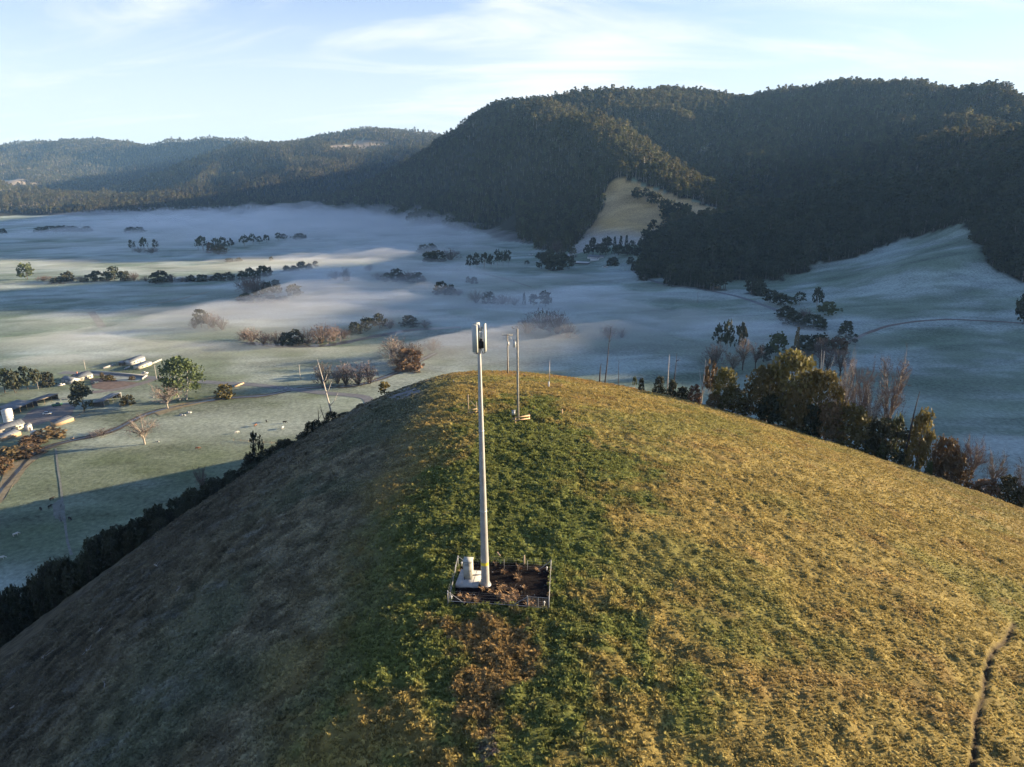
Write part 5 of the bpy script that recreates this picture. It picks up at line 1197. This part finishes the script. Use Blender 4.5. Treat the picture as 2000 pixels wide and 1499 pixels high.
building('house_wing', 'low cream wing in front of the long white house', (273, 722), (297, 713), 5, 2.4, 2.8, CREAM, ROOFG, windows=(.25, .6), cat='house')
building('garden_shed', 'small grey shed left of the long white house', (240, 715), (250, 712), 4, 2.3, 2.7, DARKW, ROOFG)
building('white_farmhouse', 'white farmhouse below the shelter belt on the shaded far side', (1147, 506), (1170, 506), 11, 3.4, 3.4, WHITEW, ROOFG, ridge=6.5, windows=(.15, .4, .65, .88), cat='house', door=.5)
building('white_annex', 'small white annex at the right end of the far white farmhouse', (1171, 505), (1179, 504), 8, 3.0, 3.0, WHITEW, ROOFG, ridge=4.8, cat='house')
building('machinery_shed', 'long low white roofed shed in front of the far white farmhouse', (1122, 516), (1148, 517), 9, 2.4, 3.2, DARKW, WHITEP)
building('garage', 'low white roofed garage just below the far white farmhouse', (1153, 511), (1169, 509), 7, 2.4, 3.2, WHITEW, WHITEP)
building('barn', 'small pale barn at the left of the far farm by the dark grove', (1104, 505), (1112, 504), 6, 2.8, 3.4, WHITEW, WHITEP)
building('hut', 'tiny pale hut under the dark forest beside the valley road', (1394, 563), (1401, 564), 4, 2.6, 3.2, TANW, ROOFG)
def gwall(label, A, B, h=1.1):
    a, b = gnd(*A), gnd(*B); d = b - a; t = thing('garden_wall', label, 'wall', a, math.atan2(d.y, d.x), 'pale garden walls'); Ln = d.xy.length
    n = max(2, int(Ln / 3))
    mb = MB(); mb.box((Ln / 2, 0, h / 2 - .1), (Ln, .25, h + .2)); part('wall', mb, CONC, t)
    mb = MB(); mb.box((Ln / 2, 0, h + .05), (Ln + .1, .38, .10)); part('coping', mb, WHITEP, t)
gwall('pale low wall left of the long white house', (202, 721), (222, 715)); gwall('short pale wall in front of the small grey shed', (243, 723), (254, 718)); gwall('pale wall running right from the long white house', (295, 713), (316, 704))
gwall('long pale wall below the road in front of the houses', (177, 727), (287, 736)); gwall('short pale wall at the right end of the long wall', (278, 742), (288, 735))
# tank
def water_tank(label, px_, b_, wpx, tp_):
    p = gnd(px_, b_); d = proj(p.x, p.y, p.z)[2]; r = wpx * d / F_PX / 2; h = row_z(p.x, p.y - r, tp_) - p.z
    t = thing('water_tank', label, 'water tank', p); mb = MB(); mb.tube([(0, 0, -.1), (0, 0, h * .93)], r, 24); part('body', mb, WHITEP, t, True)
    mb = MB(); mb.tube([(0, 0, h * .93), (0, 0, h)], [r * 1.03, r * .08], 24, cap=True); part('roof', mb, WHITEP, t)
    for k in range(1, 4): mb = MB(); mb.tube([(0, 0, h * .23 * k - .05), (0, 0, h * .23 * k + .05)], r * 1.02, 24, cap=True); part('band', mb, GALVP, t)
water_tank('large round white water tank in front of the hay shed', 17.5, 823, 18, 802)
water_tank('small white tank beside the lowest shed at the left edge', 67, 853, 10, 843)
def vehicle(name, label, px_, b_, L_, body, rot, cat='car', pick=False):
    p = gnd(px_, b_); t = thing(name, label, cat, p, rot); Wd = L_ * .4; h = L_ * .17
    mb = MB(); mb.box((0, 0, .35 + h / 2), (L_, Wd, h)); part('body', mb, body, t)
    c0, c1 = (-.12, .28) if pick else (-.34, .22)
    mb = MB(); z0 = .35 + h; z1 = z0 + L_ * .14; i = mb.add((L_ * c0, -Wd * .46, z0), (L_ * c1, -Wd * .46, z0), (L_ * c1, Wd * .46, z0), (L_ * c0, Wd * .46, z0), (L_ * (c0 + .06), -Wd * .4, z1), (L_ * (c1 - .12), -Wd * .4, z1), (L_ * (c1 - .12), Wd * .4, z1), (L_ * (c0 + .06), Wd * .4, z1))
    for q in ((0, 1, 5, 4), (1, 2, 6, 5), (2, 3, 7, 6), (3, 0, 4, 7)): mb.quad(*[i + k for k in q])
    cbn = part('windows', mb, GLASS, t)
    mb = MB(); mb.box((L_ * (c0 + c1 - .06) / 2, 0, z1 + .03), (L_ * (c1 - c0 - .16), Wd * .82, .06)); part('roof', mb, body, t)
    for x_ in (-.3, .3):
        for s in (-1, 1): mb = MB(); mb.tube([(L_ * x_, s * Wd * .40, .34), (L_ * x_, s * Wd * .53, .34)], .34, 12, cap=True); part('wheel', mb, RUBBER, t)
vehicle('parked_car', 'pale car parked alone in the middle of the farm yard', 93, 810, 4.6, WHITEP, .35)
vehicle('parked_car', 'dark car parked beside the cream walled house', 186, 750, 4.4, mat('dark_paint', (.04, .05, .06), .3), 1.2)
vehicle('parked_car', 'white car on the road below the long white house', 283, 731, 4.3, WHITEP, .2)
vehicle('parked_van', 'white van standing on the shaded flat below the far farmhouse', 1182, 523, 8, WHITEP, .1, 'van')
vehicle('parked_ute', 'small white utility truck on the shaded field near the dark grove', 1037, 499, 7, WHITEP, .2, 'truck', True)
vehicle('farm_truck', 'green and white farm truck parked before the long open shed', 112, 793, 5.5, mat('green_paint', (.06, .16, .08), .5), .4, 'truck', True)
vehicle('parked_car', 'white vehicle parked left of the small white cottage', 120, 754, 4.2, WHITEP, .9)
def cow(label, px_, b_, m, rot, name='cow'):
    p = gnd(px_, b_); p.z = Hs(p.x, p.y); t = thing(name, label, 'cow', p, rot, 'cattle grazing in the near paddock')
    mb = MB()
    # trunk from rump to chest, neck and lowered head as one surface
    mb.tube([(-.95, 0, 1.0), (-.88, 0, 1.05), (-.4, 0, .98), (.2, 0, .95), (.65, 0, 1.02), (.85, 0, 1.08), (1.15, 0, .95), (1.38, 0, .72), (1.62, 0, .45), (1.70, 0, .40)], [.1, .30, .36, .40, .36, .27, .18, .15, .11, .06], 10, cap=True)
    for x_, s in ((-.75, -1), (-.75, 1), (.6, -1), (.6, 1)):
        k = .09 if x_ < 0 else 0
        mb.tube([(x_, s * .2, .95), (x_ - k * .2, s * .2, .62), (x_ - k, s * .2, .42), (x_, s * .2, .0)], [.17, .12, .075, .07], 7, cap=True)
    for s in (-1, 1): mb.tube([(1.33, s * .12, .84), (1.30, s * .28, .86)], [.06, .03], 5, cap=True)
    mb.tube([(-.97, 0, 1.15), (-1.05, 0, .9), (-1.04, 0, .5)], [.04, .025, .04], 5, cap=True)
    part('body', mb, m, t, True)
COWW = mat('white_hide', (.62, .58, .5), .9, .15, 1.2); COWB = mat('black_hide', (.025, .022, .02), .9, .3, 1); COWR = mat('red_brown_hide', (.2, .09, .05), .9, .2, 1)
for a in [(462, 847, COWW, .5, 'white cow in the middle of the sunlit paddock'), (520.6, 825, COWB, 2.0, 'black cow facing away above the other sunlit cows'), (556, 827, COWB, .1, 'black cow seen side on at the right of the sunlit paddock'), (552, 838, COWW, 1.4, 'pale cow just below the side on black cow'), (499, 833, COWR, 1.2, 'reddish cow between the white cow and the black cows'), (386, 878, COWR, .3, 'red brown cow nearest the hill shadow in the sunlit paddock'),
          (31, 1047, COWW, 1.0, 'white cow in the shadow left of the pale track'), (3, 1093, COWW, .5, 'white cow in the shadow at the left edge'), (102, 977, COWB, 1.2, 'black cow in the shadow beside the trampled ground'), (80, 997, COWB, 2.4, 'black cow left of the trampled ground in shadow'), (137, 1016, COWB, -.6, 'black cow right of the trampled ground in shadow'), (98, 992, COWB, 1.5, 'black cow standing at the left edge of the trampled ground')]:
    cow(a[4], a[0], a[1], a[2], a[3])
def rockpile(label, px_, b_, n, s, m):
    p = gnd(px_, b_); t = thing('rubble_pile', label, 'rubble', p); R = random.Random(int(px_))
    for k in range(n):
        mb = MB(); c = Vector((R.gauss(0, s), R.gauss(0, s * .5), .2)); r = R.uniform(.4, 1.1)
        top = mb.add(c + Vector((0, 0, r * .7))); ri = mb.add(*[c + Vector((math.cos(a) * r * R.uniform(.7, 1.2), math.sin(a) * r * R.uniform(.7, 1.1), R.uniform(-.3, .3) * r)) for a in np.linspace(0, 5.4, 7)])
        for j in range(7): mb.tri(ri + j, ri + (j + 1) % 7, top)
        lo = mb.add(c + Vector((0, 0, -r)));
        for j in range(7): mb.tri(ri + (j + 1) % 7, ri + j, lo)
        part('rock', mb, m, t)
rockpile('left of two pale rubble heaps in the sunlit paddock', 351, 812, 7, 1.2, CONC); rockpile('right of two pale rubble heaps in the sunlit paddock', 368, 807, 6, 1.1, CONC)
rockpile('pale boulders at the foot of the wide bare tree', 309, 863, 3, .8, CONC); rockpile('small pale stones beside the pinkish bare tree', 298, 777, 3, .6, WHITEP)
rockpile('pale rocks at the creek crossing by the road', 560, 760, 9, 3.0, CONC)
A, B = gnd(458, 757), gnd(476, 750)
t = thing('timber_beam', 'pale timber beam lying beside the round olive bush', 'beam', A); mb = MB(); mb.bar((0, 0, .5), B - A + Vector((0, 0, .5)), .7, .9); part('beam', mb, RAWT, t)
A, B = gnd(137, 858), gnd(145, 857)
t = thing('feed_trough', 'pale plank trough on the grass below the low timber shed', 'trough', A); mb = MB(); mb.bar((0, 0, .3), B - A + Vector((0, 0, .3)), .6, .5); part('trough', mb, RAWT, t)
def wire_fence(label, pts, rails=2, gap=4.0, m=TIMBER):
    P = [gnd(*p) for p in pts]; t = thing('paddock_fence', label, 'fence', P[0]); o = P[0]
    for a, b in zip(P[:-1], P[1:]):
        n = max(1, int((b - a).xy.length / gap))
        for i in range(n + 1):
            q = a.lerp(b, i / n); q.z = Hs(q.x, q.y); mb = MB(); mb.box(q - o + Vector((0, 0, .5)), (.14, .14, 1.3)); part('post', mb, m, t)
        for r in range(rails):
            mb = MB(); z_ = .45 + .5 * r; mb.bar(a - o + Vector((0, 0, z_)), b - o + Vector((0, 0, z_)), .05, .12); part('rail', mb, m, t)
wire_fence('timber rail fence behind the sapling at the hill foot', [(456, 861), (500, 865), (546, 868)])
wire_fence('short rail fence from the long open shed to the dense dark tree', [(118, 783), (146, 775)], m=DEADW)
wire_fence('dark rail fence between the low shed and the dense tree', [(146, 818), (165, 806)])
for px_, b_, tp_, lab in ((167, 722, 703, 'thin power pole above the grey blue roofed house'), (306, 741, 713, 'left of two power poles beside the big gum'), (312, 737, 716, 'right of two power poles beside the big gum'), (587, 742, 712, 'lone power pole left of the pale willows'), (1362, 592, 566, 'thin power pole beside the shaded valley road')):
    p, h = tall(px_, b_, tp_); t = thing('power_pole', lab, 'power pole', p, group='power poles in the valley')
    mb = MB(); mb.tube([(0, 0, -.3), (0, 0, h)], [.2, .14], 8, cap=True); part('pole', mb, DEADW, t); mb = MB(); mb.box((0, -.16, h - .5), (2.0, .12, .14)); part('crossarm', mb, DEADW, t)
# --- fallen branches and log pile
def branch(label, a, b, r, m=DEADW, group=None, forks=3, seed=1):
    t = thing('fallen_branch', label, 'branch', a, group=group); R = random.Random(seed); mb = MB(); d = b - a
    def lift(v): 
        return Vector((v.x, v.y, HB(v.x + a.x, v.y + a.y) - a.z + r * .7))
    pts = [lift(d * f + Vector((R.uniform(-.1, .1), R.uniform(-.1, .1), 0)) * d.length * (f * (1 - f) * 2)) for f in (0, .33, .66, 1)]
    mb.tube(pts, [r, r * .85, r * .6, r * .25], 6, cap=True); part('trunk', mb, m, t, True)
    for k in range(forks):
        s = pts[1 + k % 2].lerp(pts[2 + k % 2], R.random()); e = s + Vector((d.x * R.uniform(.1, .3) + R.gauss(0, .2) * d.length, d.y * R.uniform(.1, .3) + R.gauss(0, .2) * d.length, R.uniform(.1, .25) * d.length)); mb = MB(); mb.tube([s, e], [r * .5, r * .15], 5); part('limb', mb, m, t)
for i, (a, b, r, lab) in enumerate([((272, 1045), (308, 1022), .13, 'long forked dead branch at the edge of the shaded shrubs'), ((240, 1078), (258, 1062), .12, 'pale dead branch lower on the shrub edge'), ((205, 1100), (236, 1084), .09, 'thin dead stick below the pale branch on the shrub edge'), ((112, 1160), (122, 1146), .14, 'pale twisted stump among the lower left shrubs'), ((346, 1158), (356, 1148), .10, 'curved pale stick alone on the shaded slope'), ((302, 1108), (312, 1105), .08, 'short pale stick near the top of the shaded slope'), ((162, 1280), (176, 1265), .10, 'bent pale stick midway down the shaded slope'), ((75, 1285), (86, 1289), .10, 'short pale log at the left of the shaded slope'), ((192, 1240), (202, 1228), .07, 'small pale sticks on the frosty patch of the slope'), ((20, 1386), (36, 1374), .12, 'pale sticks at the far lower left of the slope'), ((204, 1345), (206, 1333), .06, 'short upright looking stick low on the slope'), ((153, 1132), (172, 1128), .07, 'thin pale twig below the shrub band'), ((60, 1175), (120, 1140), .08, 'long thin dead stem along the lower shrub band'), ((440, 1000), (470, 985), .07, 'thin pale stick high on the shaded slope'), ((330, 1000), (356, 985), .08, 'dead stem at the edge of the upper shaded shrubs')]):
    branch(lab, gnd(*a), gnd(*b), r, group='dead branches on the shaded slope', seed=i + 3)
def near_crest(px_, back): p = crest_point(px_, -back); return p
for i, (x0, x1, e0, e1, r, lab) in enumerate([(1592, 1612, -1, 1.2, .2, 'pale log at the left of the log pile'), (1600, 1632, 0, -1, .24, 'thickest pale log in the middle of the log pile'), (1612, 1640, 1.3, -.5, .16, 'pale log leaning across the right of the log pile'), (1622, 1645, -.5, -1.5, .14, 'thin pale log at the right end of the log pile'), (1568, 1590, 1, .4, .12, 'thin dead branch under the big gum clump'), (1446, 1472, 1.2, .8, .12, 'dead branch below the broad golden olive bush'), (1672, 1690, .5, 0, .13, 'short pale log below the large rounded bush'), (1700, 1740, .8, .3, .10, 'thin dead branch below the dark domed bush'), (1762, 1792, .6, -.4, .14, 'pale sticks at the foot of the olive column tree'), (1822, 1848, .4, -.2, .10, 'pale stick below the loose brown bush'), (1392, 1400, .6, .3, .1, 'small pale stick on the edge below the forked dead gum')]):
    a = crest_point(x0, e0); b = crest_point(x1, e1); branch(lab, a, b, r, group='logs along the right edge of the hill', seed=i + 40)

# ------------------------------------------------------------------ mist and haze
FOGB = [  # px, py, half-width px, half-height px, thickness in metres
    (600, 405, 280, 32, 24), (800, 420, 160, 30, 18), (520, 450, 330, 30, 12), (250, 450, 260, 30, 5),
    (760, 540, 190, 45, 8), (900, 600, 220, 45, 15), (650, 590, 160, 40, 9), (620, 640, 230, 30, 10),
    (180, 560, 330, 70, 3.2), (250, 650, 200, 22, 7), (140, 690, 150, 14, 6), (420, 690, 230, 16, 5), (950, 680, 240, 35, 9),
    (1250, 650, 230, 45, 9), (1180, 580, 170, 30, 4.5), (1560, 700, 150, 45, 9), (1450, 640, 160, 35, 6), (1950, 895, 160, 26, 8), (1780, 800, 160, 60, 2.2), (880, 470, 120, 24, 8), (700, 480, 250, 30, 7), (130, 712, 75, 12, 6)]
def fog_thickness(x, y):
    lx = x / y; ly = np.log(y)
    T = np.zeros(np.shape(x))
    for px, py, w, h, th in FOGB:
        def g0(a, b):
            d = pdir(a, b); t = -CAMZ / d.z; return d.x * t, d.y * t
        cx_, cy_ = g0(px, py); x1, y1 = g0(px + w, py); _, yn = g0(px, py + h); _, yf = g0(px, py - h)
        sx = abs(x1 / y1 - cx_ / cy_); dy = ly - math.log(cy_)
        sy = np.where(dy > 0, math.log(yf / cy_), math.log(cy_ / yn))
        T = T + th * np.exp(-0.5 * (((lx - cx_ / cy_) / (sx * 0.75)) ** 2 + (dy / (sy * 0.8)) ** 2))
    wx = x + 60 * fbm(x / 300, y / 300, 140, 3)
    s = fbm(wx / 200, y / 70, 141, 5, .55) + 0.7 * fbm(wx / 70, y / 26, 146, 4, .6)
    T = 22 * (1 - np.exp(-T / 22))
    return T * 1.55 * np.clip(0.85 + 1.45 * s, 0.05, 2.0)
def build_fog():
    s = np.linspace(-1, 1, 300)
    xs = np.concatenate([np.linspace(-1900, -700, 70), np.linspace(-692, 420, 210), np.linspace(428, 600, 12)])
    ys = np.geomspace(215, 4200, 250)
    X, Y = np.meshgrid(xs, ys); x, y = X.ravel(), Y.ravel()
    b = H(x, y)
    T = fog_thickness(x, y)
    T = T * (1 - sstep(7, 24, b)) 
    edge = sstep(-1900, -1700, x) * (1 - sstep(520, 600, x)) * sstep(215, 235, y) * (1 - sstep(3900, 4200, y))
    T = T * edge
    T = T - 0.45
    top = np.where(T > 0, b + T, b - 1.5 + np.maximum(T, -.45)); bot = b - 5
    nx, ny = len(xs), len(ys); n = nx * ny
    V = np.concatenate([np.stack([x, y, top], 1), np.stack([x, y, bot], 1)])
    ft = grid_faces(nx, ny); fb = ft[:, ::-1] + n
    i = np.arange(nx); j = np.arange(ny) * nx
    def strip(e, flip):
        q = np.stack([e[:-1], e[1:], e[1:] + n, e[:-1] + n], 1); return q[:, ::-1] if not flip else q
    F = np.concatenate([ft, fb, strip(i, False), strip(i + (ny - 1) * nx, True), strip(j, True), strip(j + nx - 1, False)])
    me = mesh_np('mist', V, F, smooth=False)
    m = bpy.data.materials.new('mist'); m.use_nodes = True; t = m.node_tree; t.nodes.clear()
    pv = N(t, 'ShaderNodeVolumePrincipled'); pv.inputs['Color'].default_value = (0.97, 0.975, 0.98, 1); pv.inputs['Density'].default_value = 0.0058; pv.inputs['Anisotropy'].default_value = 0.2
    o = N(t, 'ShaderNodeOutputMaterial'); L(t, pv.outputs[0], o.inputs['Volume'])
    me.materials.append(m)
    ob = stuff(link('mist', me)); ob['label'] = 'low white mist lying in streaks over the valley floor'; ob['category'] = 'mist'
build_fog()
def build_haze():
    mb = MB(); x0, x1, y0, y1, z0, z1 = -5200, 5200, -3400, 9400, -12, 640
    mb.box(((x0 + x1) / 2, (y0 + y1) / 2, (z0 + z1) / 2), (x1 - x0, y1 - y0, z1 - z0))
    m = bpy.data.materials.new('haze'); m.use_nodes = True; t = m.node_tree; t.nodes.clear()
    pv = N(t, 'ShaderNodeVolumePrincipled'); pv.inputs['Color'].default_value = (0.32, 0.60, 1.0, 1); pv.inputs['Density'].default_value = 3.5e-5; pv.inputs['Anisotropy'].default_value = 0.0
    o = N(t, 'ShaderNodeOutputMaterial'); L(t, pv.outputs[0], o.inputs['Volume'])
    me = mb.mesh('haze', m)
    stuff(link('haze', me))
build_haze()
